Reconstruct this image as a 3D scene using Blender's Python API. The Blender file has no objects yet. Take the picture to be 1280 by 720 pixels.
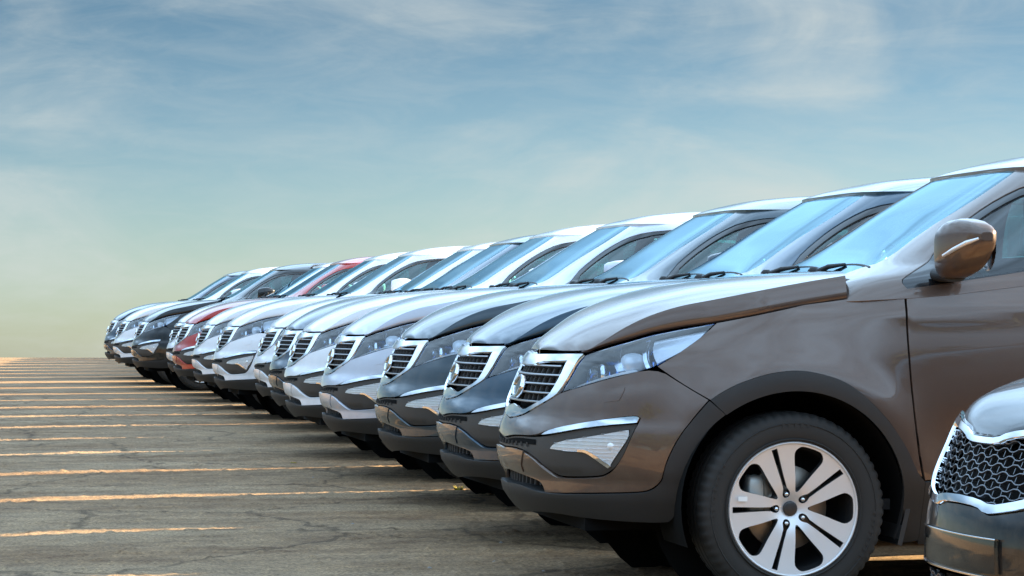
import bpy, math, random
import numpy as np
from mathutils import Vector, Matrix
from mathutils.geometry import delaunay_2d_cdt

# ---------------------------------------------------------------- camera
scene = bpy.context.scene
R = math.radians
random.seed(7)
CAM_POS = (-2.93, -10.07, 1.09)
CAM_YAW = 11.6          # degrees to the right of the row's own direction (+y)
CAM_PITCH = 0.4936
cd = bpy.data.cameras.new('camera')
cam = bpy.data.objects.new('camera', cd)
scene.collection.objects.link(cam)
cam.location = CAM_POS
cam.rotation_euler = (R(90 + CAM_PITCH), 0, R(-CAM_YAW))
cd.sensor_width = 36.0
cd.lens = 36.0*3250/1280
cd.clip_start = .1
cd.clip_end = 20000
scene.camera = cam

# ---------------------------------------------------------------- sky, sun, exposure
VEIL = (2.05, 2.18, 2.10, 1)
CLOUD_SHIFT = (4.3, 8.7, .4)
SHEET = (5.3, 7.8, 10.6, 1)
GAIN = ((.385, .455, .52), (.29, .36, .45), (.18, .24, .30), (.11, .165, .205))
SUN_EL, SUN_AZ = 18.0, 79.6          # azimuth clockwise from +y
world = bpy.data.worlds.new('World'); scene.world = world
world.use_nodes = True
wn, wl = world.node_tree.nodes, world.node_tree.links
wn.clear()
def wnode(t, **kw):
    n = wn.new(t)
    for k, v in kw.items(): setattr(n, k, v)
    return n
tc = wnode('ShaderNodeTexCoord')
sep = wnode('ShaderNodeSeparateXYZ'); wl.new(tc.outputs['Generated'], sep.inputs[0])
# the air below the level horizon keeps the horizon's colour; the gradient is a steep one
zr = wnode('ShaderNodeMath', operation='MAXIMUM'); wl.new(sep.outputs['Z'], zr.inputs[0]); zr.inputs[1].default_value = -.017
za = wnode('ShaderNodeMath', operation='ADD'); wl.new(zr.outputs[0], za.inputs[0]); za.inputs[1].default_value = .022
comb = wnode('ShaderNodeCombineXYZ')
wl.new(sep.outputs['X'], comb.inputs[0]); wl.new(sep.outputs['Y'], comb.inputs[1]); wl.new(za.outputs[0], comb.inputs[2])
nrm = wnode('ShaderNodeVectorMath', operation='NORMALIZE'); wl.new(comb.outputs[0], nrm.inputs[0])
sky = wnode('ShaderNodeTexSky', sky_type='NISHITA', sun_disc=False)
sky.sun_elevation = R(SUN_EL); sky.sun_rotation = R(SUN_AZ)
sky.altitude = 0; sky.air_density = 1.0; sky.dust_density = .6; sky.ozone_density = 1.5
wl.new(nrm.outputs[0], sky.inputs[0])
# thin veil cloud: soft streaks drawn out along the horizon
mp = wnode('ShaderNodeMapping'); mp.inputs['Scale'].default_value = (1, 1, 2.6); mp.inputs['Rotation'].default_value = (0, R(22), 0); mp.inputs['Location'].default_value = CLOUD_SHIFT
wl.new(tc.outputs['Generated'], mp.inputs[0])
nz = wnode('ShaderNodeTexNoise'); nz.inputs['Scale'].default_value = 7.5; nz.inputs['Detail'].default_value = 8.0
nz.inputs['Roughness'].default_value = .55; nz.inputs['Distortion'].default_value = .5
wl.new(mp.outputs[0], nz.inputs['Vector'])
cr = wnode('ShaderNodeMapRange'); cr.interpolation_type = 'SMOOTHSTEP'
cr.inputs['From Min'].default_value = .42; cr.inputs['From Max'].default_value = .78
cr.inputs['To Min'].default_value = .0; cr.inputs['To Max'].default_value = .66
wl.new(nz.outputs['Fac'], cr.inputs['Value'])
# haze and thin cloud dim the low sky a little: the gain falls from the horizon up
gr = wnode('ShaderNodeValToRGB'); gr.color_ramp.interpolation = 'B_SPLINE'
gz = wnode('ShaderNodeMapRange'); gz.inputs['From Min'].default_value = -.02; gz.inputs['From Max'].default_value = .16
wl.new(sep.outputs['Z'], gz.inputs['Value']); wl.new(gz.outputs[0], gr.inputs[0])
el = gr.color_ramp.elements
el[0].position = 0.0; el[0].color = (*GAIN[0], 1); el[1].position = 1.0; el[1].color = (*GAIN[3], 1)
for p, c in ((.33, GAIN[1]), (.66, GAIN[2])):
    e_ = el.new(p); e_.color = (*c, 1)
low = wnode('ShaderNodeMixRGB', blend_type='MULTIPLY'); low.inputs['Fac'].default_value = 1
wl.new(sky.outputs[0], low.inputs['Color1']); wl.new(gr.outputs[0], low.inputs['Color2'])
veil = wnode('ShaderNodeMixRGB', blend_type='MIX'); veil.inputs['Color2'].default_value = VEIL
# fine cirrus fibres laid over the broad patches
m3 = wnode('ShaderNodeMapping'); m3.inputs['Scale'].default_value = (1, 1, 4.2); m3.inputs['Rotation'].default_value = (0, R(30), R(20))
wl.new(tc.outputs['Generated'], m3.inputs[0])
n3 = wnode('ShaderNodeTexNoise'); n3.inputs['Scale'].default_value = 20; n3.inputs['Detail'].default_value = 9; n3.inputs['Roughness'].default_value = .66; n3.inputs['Distortion'].default_value = .6
wl.new(m3.outputs[0], n3.inputs['Vector'])
f3 = wnode('ShaderNodeMapRange'); f3.inputs['From Min'].default_value = .40; f3.inputs['From Max'].default_value = .72; f3.inputs['To Min'].default_value = 0; f3.inputs['To Max'].default_value = .20
wl.new(n3.outputs['Fac'], f3.inputs['Value'])
fs = wnode('ShaderNodeMath', operation='ADD'); fs.use_clamp = True; wl.new(cr.outputs[0], fs.inputs[0]); wl.new(f3.outputs[0], fs.inputs[1])
wl.new(fs.outputs[0], veil.inputs['Fac']); wl.new(low.outputs[0], veil.inputs['Color1'])
# the thin bright cloud sheet closes overhead, as the white reflections on bonnets and screens show
oz = wnode('ShaderNodeMapRange'); oz.interpolation_type = 'SMOOTHSTEP'
oz.inputs['From Min'].default_value = .11; oz.inputs['From Max'].default_value = .28; oz.inputs['To Max'].default_value = .85
wl.new(sep.outputs['Z'], oz.inputs['Value'])
n2 = wnode('ShaderNodeTexNoise'); n2.inputs['Scale'].default_value = 3.0; n2.inputs['Detail'].default_value = 6
wl.new(mp.outputs[0], n2.inputs['Vector'])
nm = wnode('ShaderNodeMapRange'); nm.inputs['From Min'].default_value = .35; nm.inputs['From Max'].default_value = .65; nm.inputs['To Min'].default_value = .42; nm.inputs['To Max'].default_value = 1.0
wl.new(n2.outputs['Fac'], nm.inputs['Value'])
om = wnode('ShaderNodeMath', operation='MULTIPLY'); wl.new(oz.outputs[0], om.inputs[0]); wl.new(nm.outputs[0], om.inputs[1])
# ... and is brighter towards the sun's side of the sky
dt = wnode('ShaderNodeVectorMath', operation='DOT_PRODUCT'); wl.new(tc.outputs['Generated'], dt.inputs[0])
dt.inputs[1].default_value = (math.sin(R(SUN_AZ)), math.cos(R(SUN_AZ)), 0)
db = wnode('ShaderNodeMapRange'); db.inputs['From Min'].default_value = -1; db.inputs['From Max'].default_value = 1
db.inputs['To Min'].default_value = .68; db.inputs['To Max'].default_value = 1.4
wl.new(dt.outputs['Value'], db.inputs['Value'])
sh = wnode('ShaderNodeVectorMath', operation='SCALE'); sh.inputs[0].default_value = SHEET[:3]; wl.new(db.outputs[0], sh.inputs['Scale'])
over = wnode('ShaderNodeMixRGB', blend_type='MIX'); wl.new(sh.outputs[0], over.inputs['Color2'])
wl.new(om.outputs[0], over.inputs['Fac']); wl.new(veil.outputs[0], over.inputs['Color1'])
bg = wnode('ShaderNodeBackground'); bg.inputs['Strength'].default_value = .055
wl.new(over.outputs[0], bg.inputs['Color'])
wo = wnode('ShaderNodeOutputWorld'); wl.new(bg.outputs[0], wo.inputs['Surface'])

sl = bpy.data.lights.new('sun', 'SUN'); sl.energy = 5.0; sl.angle = R(.9); sl.color = (1, .76, .43)
sun = bpy.data.objects.new('sun', sl); scene.collection.objects.link(sun)
sdir = Vector((math.sin(R(SUN_AZ))*math.cos(R(SUN_EL)), math.cos(R(SUN_AZ))*math.cos(R(SUN_EL)), math.sin(R(SUN_EL))))
sun.rotation_euler = sdir.to_track_quat('Z', 'Y').to_euler()
sun.location = (0, 0, 30)
scene.view_settings.view_transform = 'Standard'
scene.view_settings.look = 'None'
scene.view_settings.gamma = 1
scene.view_settings.exposure = 2.6
scene.view_settings.use_curve_mapping = False
# ---------------------------------------------------------------- surface maths
def pchip(xs, ys):
    xs = np.array(xs, float); ys = np.array(ys, float)
    h = np.diff(xs); d = np.diff(ys) / h
    m = np.zeros_like(ys); m[0] = d[0]; m[-1] = d[-1]
    for i in range(1, len(xs) - 1):
        if d[i-1] * d[i] > 0:
            w1 = 2*h[i] + h[i-1]; w2 = h[i] + 2*h[i-1]
            m[i] = (w1 + w2) / (w1/d[i-1] + w2/d[i])
    def f(x):
        x = np.clip(np.asarray(x, float), xs[0], xs[-1])
        i = np.clip(np.searchsorted(xs, x) - 1, 0, len(h) - 1)
        t = (x - xs[i]) / h[i]
        return ((1+2*t)*(1-t)**2*ys[i] + t*(1-t)**2*h[i]*m[i] + t*t*(3-2*t)*ys[i+1] + t*t*(t-1)*h[i]*m[i+1])
    return f

def sstep(x, a, b):
    t = np.clip((x - a) / (b - a), 0, 1)
    return t*t*(3 - 2*t)

QC = 1.45
class Dome:
    """stack of rounded plan outlines: nose profile xf(z), half width b(z, x), tail profile xr(z)"""
    def __init__(s, xf, b, xr, x0, x1, n, nr, bd=None, blend=(.1, .5), disp=None):
        s.xf = pchip(*zip(*xf)); s.b0 = pchip(*zip(*b)); s.xr = pchip(*zip(*xr))
        s.bd = pchip(*zip(*bd)) if bd else None
        s.blend = blend; s.x0 = x0; s.x1 = x1; s.n = n; s.nr = nr; s.disp = disp
        s.qm = x1 - x0; s.qmax = 2*QC + s.qm
    def half(s, z, x):
        v = s.b0(z)
        if s.bd is not None:
            k = sstep(x, *s.blend); v = v*(1-k) + s.bd(z)*k
        return v
    def P(s, q, z):
        q = np.asarray(q, float); z = np.asarray(z, float)
        sg = np.where(q < 0, -1., 1.); q = np.abs(q)
        ph = np.clip(q / QC, 0, 1) * math.pi/2
        c = np.cos(ph).clip(0); sn = np.sin(ph)
        nn = s.n(z) if callable(s.n) else s.n
        e = (c**nn + sn**nn)**(-1./nn); c = c*e; sn = sn*e
        x = s.x0 - (s.x0 - s.xf(z)) * c
        k = sn
        mid = q > QC
        x = np.where(mid, s.x0 + (q - QC), x); k = np.where(mid, 1., k)
        r = q > QC + s.qm
        ph = np.clip((q - QC - s.qm) / QC, 0, 1) * math.pi/2
        c = np.cos(ph).clip(0); sn = np.sin(ph)
        e = (c**s.nr + sn**s.nr)**(-1./s.nr)
        x = np.where(r, s.x1 + (s.xr(z) - s.x1) * sn*e, x)
        k = np.where(r, c*e, k)
        y = s.half(z, x) * k
        if s.disp is not None:
            y = y + s.disp(x, z) * np.minimum(1, k*1.0)
        return np.stack([x, -y*sg, z + 0*x], -1)
    def N(s, q, z):
        h = 2e-3
        du = s.P(q + h, z) - s.P(q - h, z)
        dv = s.P(q, z + h) - s.P(q, z - h)
        n = np.cross(du, dv)
        l = np.linalg.norm(n, axis=-1, keepdims=True)
        return n / np.maximum(l, 1e-12)
    def PO(s, q, z, off):
        return s.P(q, z) + s.N(q, z) * np.asarray(off)[..., None]

def q_of_x(dm, x, z):
    lo, hi = 0., dm.qmax
    for _ in range(50):
        m = .5*(lo + hi)
        if dm.P(m, z)[0] < x: lo = m
        else: hi = m
    return .5*(lo + hi)

class Cap:
    """height field between a left/right edge line and a centre line (bonnet, roof)"""
    def __init__(s, edge, zc, p=5., k2=.35):
        e = sorted(edge)
        s.x = [a[0] for a in e]
        s.ye = pchip(s.x, [a[1] for a in e]); s.ze = pchip(s.x, [a[2] for a in e])
        s.zc = pchip(*zip(*zc)); s.p = p; s.k2 = k2
    def Z(s, x, y):
        ye = np.maximum(s.ye(x), 1e-4); t = np.abs(y)/ye
        return s.zc(x) - (s.zc(x) - s.ze(x)) * (s.k2*t*t + (1-s.k2)*t**s.p)

# ---------------------------------------------------------------- the crossover car's shape (front axle at the origin, nose to -x)
def suv_disp(x, z):
    d = 0
    for cx in (0., 2.64):
        r = np.hypot(x - cx, z - .37)
        d = d + .022*np.exp(-((r - .47)/.10)**2) * sstep(z, .3, .5)
    # door: hollow flank above the sill, shoulder ridge under the glass
    k = sstep(x, .45, .8) * (1 - sstep(x, 1.9, 2.3))
    d = d - k*(.022*np.exp(-((z - .60)/.10)**2)) + k*.010*np.exp(-((z - .45)/.05)**2)
    k2 = sstep(x, .1, .6)
    d = d + k2*.006*np.exp(-((z - 1.06 - .03*x)/.03)**2)
    return d
SUV_LOW = Dome(
    xf=[(.18, -.72), (.27, -.78), (.30, -.815), (.34, -.850), (.40, -.882), (.45, -.880), (.50, -.902), (.55, -.906), (.60, -.902), (.64, -.892),
        (.685, -.872), (.73, -.861), (.79, -.845), (.85, -.820), (.89, -.800), (.935, -.760), (1.0, -.66), (1.06, -.53), (1.12, -.38), (1.2, -.15)],
    b=[(.18, .82), (.25, .855), (.35, .885), (.45, .905), (.6, .918), (.75, .923), (.9, .917), (1.0, .902), (1.08, .880), (1.13, .855), (1.2, .80)],
    bd=[(.18, .82), (.25, .855), (.35, .885), (.45, .905), (.6, .918), (.75, .925), (.9, .922), (1.0, .914), (1.1, .900), (1.2, .878), (1.3, .845), (1.45, .79)],
    xr=[(.18, 3.25), (.30, 3.42), (.42, 3.50), (.6, 3.52), (.75, 3.50), (.9, 3.47), (1.1, 3.44), (1.25, 3.40), (1.45, 3.3)],
    x0=.05, x1=2.5, n=2.25, nr=2.6, disp=suv_disp)
SUV_TOP = Dome(
    xf=[(1.0, -.10), (1.15, .168), (1.20, .240), (1.235, .330), (1.30, .474), (1.40, .640), (1.50, .790), (1.60, .952), (1.65, 1.037), (1.70, 1.135), (1.75, 1.33)],
    b=[(1.0, .93), (1.15, .895), (1.235, .868), (1.30, .842), (1.40, .795), (1.50, .742), (1.58, .693), (1.63, .652), (1.66, .61), (1.70, .54), (1.75, .4)],
    xr=[(1.0, 3.5), (1.2, 3.42), (1.35, 3.36), (1.5, 3.22), (1.62, 3.08), (1.75, 2.9)],
    x0=1.9, x1=2.0, n=lambda z: 5.5 + 10*(1 - sstep(z, 1.12, 1.29)), nr=5.0)
# ---------------------------------------------------------------- the saloon's shape
def sedan_disp(x, z):
    d = 0
    for cx in (0., 2.79):
        r = np.hypot(x - cx, z - .33)
        d = d + .016*np.exp(-((r - .42)/.09)**2) * sstep(z, .25, .45)
    k = sstep(x, .45, .8) * (1 - sstep(x, 2.0, 2.4))
    return d - k*.02*np.exp(-((z - .50)/.10)**2) + sstep(x, .1, .6)*.006*np.exp(-((z - .86 - .03*x)/.03)**2)
SED_LOW = Dome(
    xf=[(.14, -.80), (.20, -.86), (.28, -.905), (.36, -.925), (.43, -.932), (.48, -.932), (.53, -.927), (.586, -.914), (.631, -.898), (.717, -.860), (.77, -.836), (.80, -.815), (.83, -.775), (.866, -.70), (.90, -.60), (.95, -.40), (1.02, 0)],
    b=[(.14, .80), (.22, .85), (.35, .885), (.5, .905), (.65, .913), (.78, .905), (.86, .885), (.92, .86), (1.02, .80)],
    bd=[(.14, .80), (.22, .85), (.35, .885), (.5, .905), (.65, .914), (.8, .912), (.9, .90), (1.0, .875), (1.1, .84)],
    xr=[(.14, 3.6), (.25, 3.78), (.4, 3.86), (.6, 3.88), (.8, 3.84), (.95, 3.78), (1.1, 3.7)],
    x0=.05, x1=2.7, n=2.25, nr=2.5, disp=sedan_disp)
SED_TOP = Dome(
    xf=[(.9, .40), (1.0, .60), (1.1, .80), (1.2, 1.0), (1.3, 1.21), (1.38, 1.42), (1.46, 1.7)],
    b=[(.9, .90), (1.0, .865), (1.1, .82), (1.2, .765), (1.3, .70), (1.37, .63), (1.42, .54), (1.46, .42)],
    xr=[(.9, 3.75), (1.0, 3.5), (1.1, 3.3), (1.2, 3.1), (1.3, 2.85), (1.46, 2.4)],
    x0=1.95, x1=2.05, n=4.5, nr=3.5)
SED_POS = (.485, -3.68)
# ---------------------------------------------------------------- mesh helpers
COL = scene.collection
def link(o, parent=None):
    COL.objects.link(o)
    if parent is not None: o.parent = parent
    return o
def empty(name, loc=(0, 0, 0), parent=None):
    o = bpy.data.objects.new(name, None); o.location = loc; o.empty_display_size = .2
    return link(o, parent)
def tag(o, label, cat, group=None, kind=None):
    if label: o['label'] = label
    if cat: o['category'] = cat
    if group: o['group'] = group
    if kind: o['kind'] = kind
    return o

class MD:
    """mesh data: vertices, vertex normals, faces"""
    def __init__(s, v=None, n=None, f=None):
        s.v = np.zeros((0, 3)) if v is None else np.asarray(v, float)
        s.n = np.zeros((0, 3)) if n is None else np.asarray(n, float)
        s.f = [] if f is None else [tuple(int(i) for i in q) for q in f]
    def add(s, o):
        k = len(s.v)
        s.v = np.concatenate([s.v, o.v]); s.n = np.concatenate([s.n, o.n])
        s.f += [tuple(i + k for i in q) for q in o.f]
        return s
    def mirror(s):
        m = np.array([1, -1, 1.])
        return MD(s.v*m, s.n*m, [q[::-1] for q in s.f])
    def both(s):
        return MD(s.v.copy(), s.n.copy(), s.f).add(s.mirror())
    def move(s, d):
        return MD(s.v + np.asarray(d), s.n, s.f)
    def xf(s, M):
        A = np.array(M.to_3x3()); t = np.array(M.translation)
        return MD(s.v @ A.T + t, s.n @ A.T, s.f)

def flat(v, f):
    """faceted mesh data with normals taken from the faces"""
    V, N, F = [], [], []
    v = np.asarray(v, float)
    for q in f:
        p = v[list(q)]
        n = np.zeros(3)
        for i in range(len(p)): n += np.cross(p[i], p[(i+1) % len(p)])
        n /= max(np.linalg.norm(n), 1e-12)
        F.append(tuple(range(len(V), len(V)+len(p))))
        V += list(p); N += [n]*len(p)
    return MD(np.array(V), np.array(N), F)

def smooth(v, f):
    v = np.asarray(v, float); n = np.zeros_like(v)
    for k in set(len(q) for q in f):
        F_ = np.array([q for q in f if len(q) == k])
        w = np.zeros((len(F_), 3))
        for i in range(k): w += np.cross(v[F_[:, i]], v[F_[:, (i+1) % k]])
        for i in range(k): np.add.at(n, F_[:, i], w)
    n /= np.maximum(np.linalg.norm(n, axis=1, keepdims=True), 1e-12)
    return MD(v, n, f)

def mk(name, md, mat, parent=None):
    me = bpy.data.meshes.new(name)
    me.from_pydata([tuple(p) for p in md.v], [], md.f)
    me.update()
    me.polygons.foreach_set('use_smooth', [True]*len(me.polygons))
    ln = np.linalg.norm(md.n, axis=1)
    nn = np.where(ln[:, None] < 1e-6, np.array([[0, 0, 1.]]), md.n)
    me.normals_split_custom_set_from_vertices([tuple(p) for p in nn])
    me.materials.append(mat)
    o = bpy.data.objects.new(name, me)
    return link(o, parent)

def inside(pts, poly):
    x, y = pts[:, 0], pts[:, 1]; r = np.zeros(len(pts), bool)
    a = np.asarray(poly); b = np.roll(a, -1, 0)
    for (x1, y1), (x2, y2) in zip(a, b):
        if y1 == y2: continue
        c = (y1 > y) != (y2 > y)
        r ^= c & (x < (x2 - x1)*(y - y1)/(y2 - y1) + x1)
    return r

def dense(poly, step, closed=True):
    out = []
    n = len(poly)
    for i in range(n if closed else n - 1):
        a = np.array(poly[i], float); b = np.array(poly[(i+1) % n], float)
        k = max(1, int(math.ceil(np.linalg.norm(b - a)/step)))
        for j in range(k): out.append(tuple(a + (b - a)*j/k))
    if not closed: out.append(tuple(poly[-1]))
    return out

def rounded(poly, ang=50, closed=True):
    """one pass of corner cutting where the turn is gentle; sharp corners and points on the seam q = 0 stay"""
    P = [np.array(p, float) for p in poly]; n = len(P); out = []
    for i in range(n):
        p = P[i]
        if (not closed and i in (0, n-1)) or abs(p[0]) < 1e-9: out.append(tuple(p)); continue
        a, b = P[i-1], P[(i+1) % n]
        u, w = p - a, b - p
        c = np.dot(u, w)/max(np.linalg.norm(u)*np.linalg.norm(w), 1e-12)
        if math.degrees(math.acos(np.clip(c, -1, 1))) > ang: out.append(tuple(p)); continue
        out.append(tuple(p - .25*u)); out.append(tuple(p + .25*w))
    return out

def inset(poly, d):
    P = np.array(poly, float); n = len(P)
    area = .5*np.sum(P[:, 0]*np.roll(P[:, 1], -1) - np.roll(P[:, 0], -1)*P[:, 1])
    sg = 1 if area > 0 else -1
    out = []
    for i in range(n):
        a, p, b = P[i-1], P[i], P[(i+1) % n]
        if abs(p[0]) < 1e-9:
            # slide along the seam
            out.append((0., p[1] + (d if (a[1] if abs(a[0]) < 1e-9 else b[1]) > p[1] else -d))); continue
        u = p - a; w = b - p
        nu = np.array([-u[1], u[0]])/max(np.linalg.norm(u), 1e-9); nw = np.array([-w[1], w[0]])/max(np.linalg.norm(w), 1e-9)
        m = nu + nw; m /= max(np.linalg.norm(m), 1e-9)
        k = 1/max(.5, np.dot(m, nu))
        out.append(tuple(p + sg*m*d*k))
    return out

def region(S, outer, holes=(), off=0., th=.012, res=.035, gap=0., rnd=2, hole_gap=None, bow=0.):
    """a panel lying on surface S: outline and holes in S's own (q, z), with turned-in edges"""
    loops = []
    for li, L in enumerate([outer] + list(holes)):
        for _ in range(rnd): L = rounded(L)
        g = gap if li == 0 else -(gap if hole_gap is None else hole_gap)
        if g: L = inset(L, g)
        loops.append(dense(L, res*.6))
    pts, edges = [], []
    for L in loops:
        k = len(pts); pts += L
        edges += [(k + i, k + (i+1) % len(L)) for i in range(len(L))]
    nb = len(pts)
    B = np.array(loops[0]); lo, hi = B.min(0), B.max(0)
    gx = np.arange(lo[0] + res*.5, hi[0], res); gy = np.arange(lo[1] + res*.5, hi[1], res)
    if len(gx) and len(gy):
        G = np.stack(np.meshgrid(gx, gy), -1).reshape(-1, 2)
        ok = inside(G, loops[0])
        for h in loops[1:]: ok &= ~inside(G, h)
        G = G[ok]
        if len(G):
            bp = np.array(pts)
            d = np.min(((G[:, None, :] - bp[None, :, :])**2).sum(-1), 1)
            G = G[d > (res*.4)**2]
            pts = pts + [tuple(p) for p in G]
    r = delaunay_2d_cdt([Vector(p) for p in pts], edges, [], 0, 1e-7)
    V2 = np.array([(v.x, v.y) for v in r[0]])
    tri = [tuple(f) for f in r[2]]
    cen = np.array([V2[list(f)].mean(0) for f in tri])
    ok = inside(cen, loops[0])
    for h in loops[1:]: ok &= ~inside(cen, h)
    tri = [f for f, k in zip(tri, ok) if k]
    q, z = V2[:, 0], V2[:, 1]
    n = S.N(q, z)
    o = np.full(len(q), float(off))
    v = S.P(q, z) + n*o[:, None]
    # orientation: face normals agree with the surface normal
    F = []
    for f in tri:
        a, b, c = v[f[0]], v[f[1]], v[f[2]]
        w = np.cross(b - a, c - a)
        F.append(f if np.dot(w, n[f[0]]) > 0 else f[::-1])
    md = MD(v, n, F)
    if th:
        cnt = {}
        for f in F:
            for i in range(3):
                e = (f[i], f[(i+1) % 3])
                cnt[frozenset(e)] = None if frozenset(e) in cnt else e
        W = MD()
        vs, ns, fs = [], [], []
        for e in cnt.values():
            if e is None: continue
            a, b = e
            if abs(V2[a][0]) < 1e-6 and abs(V2[b][0]) < 1e-6: continue
            t = np.cross(v[b] - v[a], n[a]); t /= max(np.linalg.norm(t), 1e-12)
            k = len(vs)
            vs += [v[a], v[b], v[b] - n[b]*th, v[a] - n[a]*th]
            # the lip rolls over: its outer line keeps some of the panel's own direction
            t2 = t + n[a]*.6; t2 /= np.linalg.norm(t2)
            ns += [t2, t2, t, t]; fs.append((k, k+3, k+2, k+1))
        if vs: md.add(MD(np.array(vs), np.array(ns), fs))
    return md

class Plane2:
    """flat (or slightly domed) surface in the x-z plane facing -y, for rims and badges"""
    def __init__(s, fn=None): s.fn = fn
    def P(s, q, z):
        q = np.asarray(q, float); z = np.asarray(z, float)
        y = 0*q if s.fn is None else s.fn(q, z)
        return np.stack([q, y, z], -1)
    def N(s, q, z):
        h = 1e-3
        du = s.P(q + h, z) - s.P(q - h, z); dv = s.P(q, z + h) - s.P(q, z - h)
        n = np.cross(du, dv)
        return n/np.maximum(np.linalg.norm(n, axis=-1, keepdims=True), 1e-12)

def grid_md(V, wrap_u=False, wrap_v=False, flip=False):
    V = np.asarray(V, float); nu, nv = V.shape[:2]
    i, j = np.meshgrid(np.arange(nu if wrap_u else nu - 1), np.arange(nv if wrap_v else nv - 1), indexing='ij')
    i1, j1 = (i + 1) % nu, (j + 1) % nv
    F_ = np.stack([i*nv + j, i1*nv + j, i1*nv + j1, i*nv + j1], -1).reshape(-1, 4)
    if flip: F_ = F_[:, ::-1]
    v = V.reshape(-1, 3); n = np.zeros_like(v)
    w = np.cross(v[F_[:, 2]] - v[F_[:, 0]], v[F_[:, 3]] - v[F_[:, 1]])
    for k in range(4): np.add.at(n, F_[:, k], w)
    n /= np.maximum(np.linalg.norm(n, axis=1, keepdims=True), 1e-12)
    return MD(v, n, F_.tolist())

def lathe(prof, seg=48, axis='y', c=(0, 0, 0), flip=False, sharp=False):
    """prof: (axial, radius) pairs turned about an axis through c"""
    a = np.linspace(0, 2*math.pi, seg, endpoint=False)
    V = np.zeros((len(prof), seg, 3))
    for i, (h, r) in enumerate(prof):
        if axis == 'y': V[i] = np.stack([r*np.cos(a), 0*a + h, r*np.sin(a)], -1)
        elif axis == 'z': V[i] = np.stack([r*np.cos(a), r*np.sin(a), 0*a + h], -1)
        else: V[i] = np.stack([0*a + h, r*np.cos(a), r*np.sin(a)], -1)
    V += np.asarray(c)
    if not sharp: return grid_md(V, wrap_v=True, flip=flip)
    m = MD()
    for i in range(len(prof) - 1): m.add(grid_md(V[i:i+2], wrap_v=True, flip=flip))
    return m

def box(c, d, rot=None, bev=0.):
    x, y, z = [k/2 for k in d]
    v = np.array([(-x, -y, -z), (x, -y, -z), (x, y, -z), (-x, y, -z), (-x, -y, z), (x, -y, z), (x, y, z), (-x, y, z)])
    if rot is not None: v = v @ np.array(rot).T
    return flat(v + np.asarray(c), [(3, 2, 1, 0), (4, 5, 6, 7), (0, 1, 5, 4), (1, 2, 6, 5), (2, 3, 7, 6), (3, 0, 4, 7)])

def tube(path, rad, seg=8, cap=True, sx=1., sy=1.):
    path = [np.asarray(p, float) for p in path]; n = len(path)
    rad = [rad]*n if np.isscalar(rad) else rad
    V = np.zeros((n, seg, 3)); ref = np.array([0, 0, 1.])
    for i in range(n):
        t = path[min(i+1, n-1)] - path[max(i-1, 0)]; t /= np.linalg.norm(t)
        u = np.cross(ref, t)
        if np.linalg.norm(u) < 1e-3: u = np.cross(np.array([1., 0, 0]), t)
        u /= np.linalg.norm(u); w = np.cross(t, u)
        for k in range(seg):
            a = 2*math.pi*k/seg
            V[i, k] = path[i] + rad[i]*(sx*math.cos(a)*u + sy*math.sin(a)*w)
    m = grid_md(V, wrap_v=True, flip=True)
    if cap:
        m.add(flat(V[0], [tuple(range(seg))[::-1]])); m.add(flat(V[-1], [tuple(range(seg))]))
    return m

def blob(c, r, e=2.5, nu=20, nv=14, fn=None):
    """superellipsoid"""
    V = np.zeros((nv, nu, 3))
    for i in range(nv):
        ph = -math.pi/2 + math.pi*(i + .0)/(nv - 1)
        for j in range(nu):
            th = 2*math.pi*j/nu
            f = lambda t: math.copysign(abs(t)**(2/e), t)
            p = np.array([f(math.cos(ph))*f(math.cos(th)), f(math.cos(ph))*f(math.sin(th)), f(math.sin(ph))])*r
            V[i, j] = (fn(p) if fn else p)
    return grid_md(V + np.asarray(c), wrap_v=True, flip=True)

def ribbon(S, path, w, off, th, step=.03):
    """a bar laid along a path on a surface: half width w across (in z), raised to off, th deep"""
    p = np.array(dense(path, step, closed=False)); q, z = p[:, 0], p[:, 1]
    prof = [(-w, -th), (-w, -.3*w), (-.6*w, 0), (.6*w, 0), (w, -.3*w), (w, -th)]
    V = np.zeros((len(prof), len(p), 3))
    for i, (dz, h) in enumerate(prof):
        V[i] = S.P(q, z + dz) + S.N(q, z + dz)*(off + h)
    m = grid_md(V, flip=True)
    e = [flat(V[:, k], [tuple(range(len(prof)))[::s]]) for k, s in ((0, 1), (-1, -1))]
    return m.add(e[0]).add(e[1])

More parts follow.
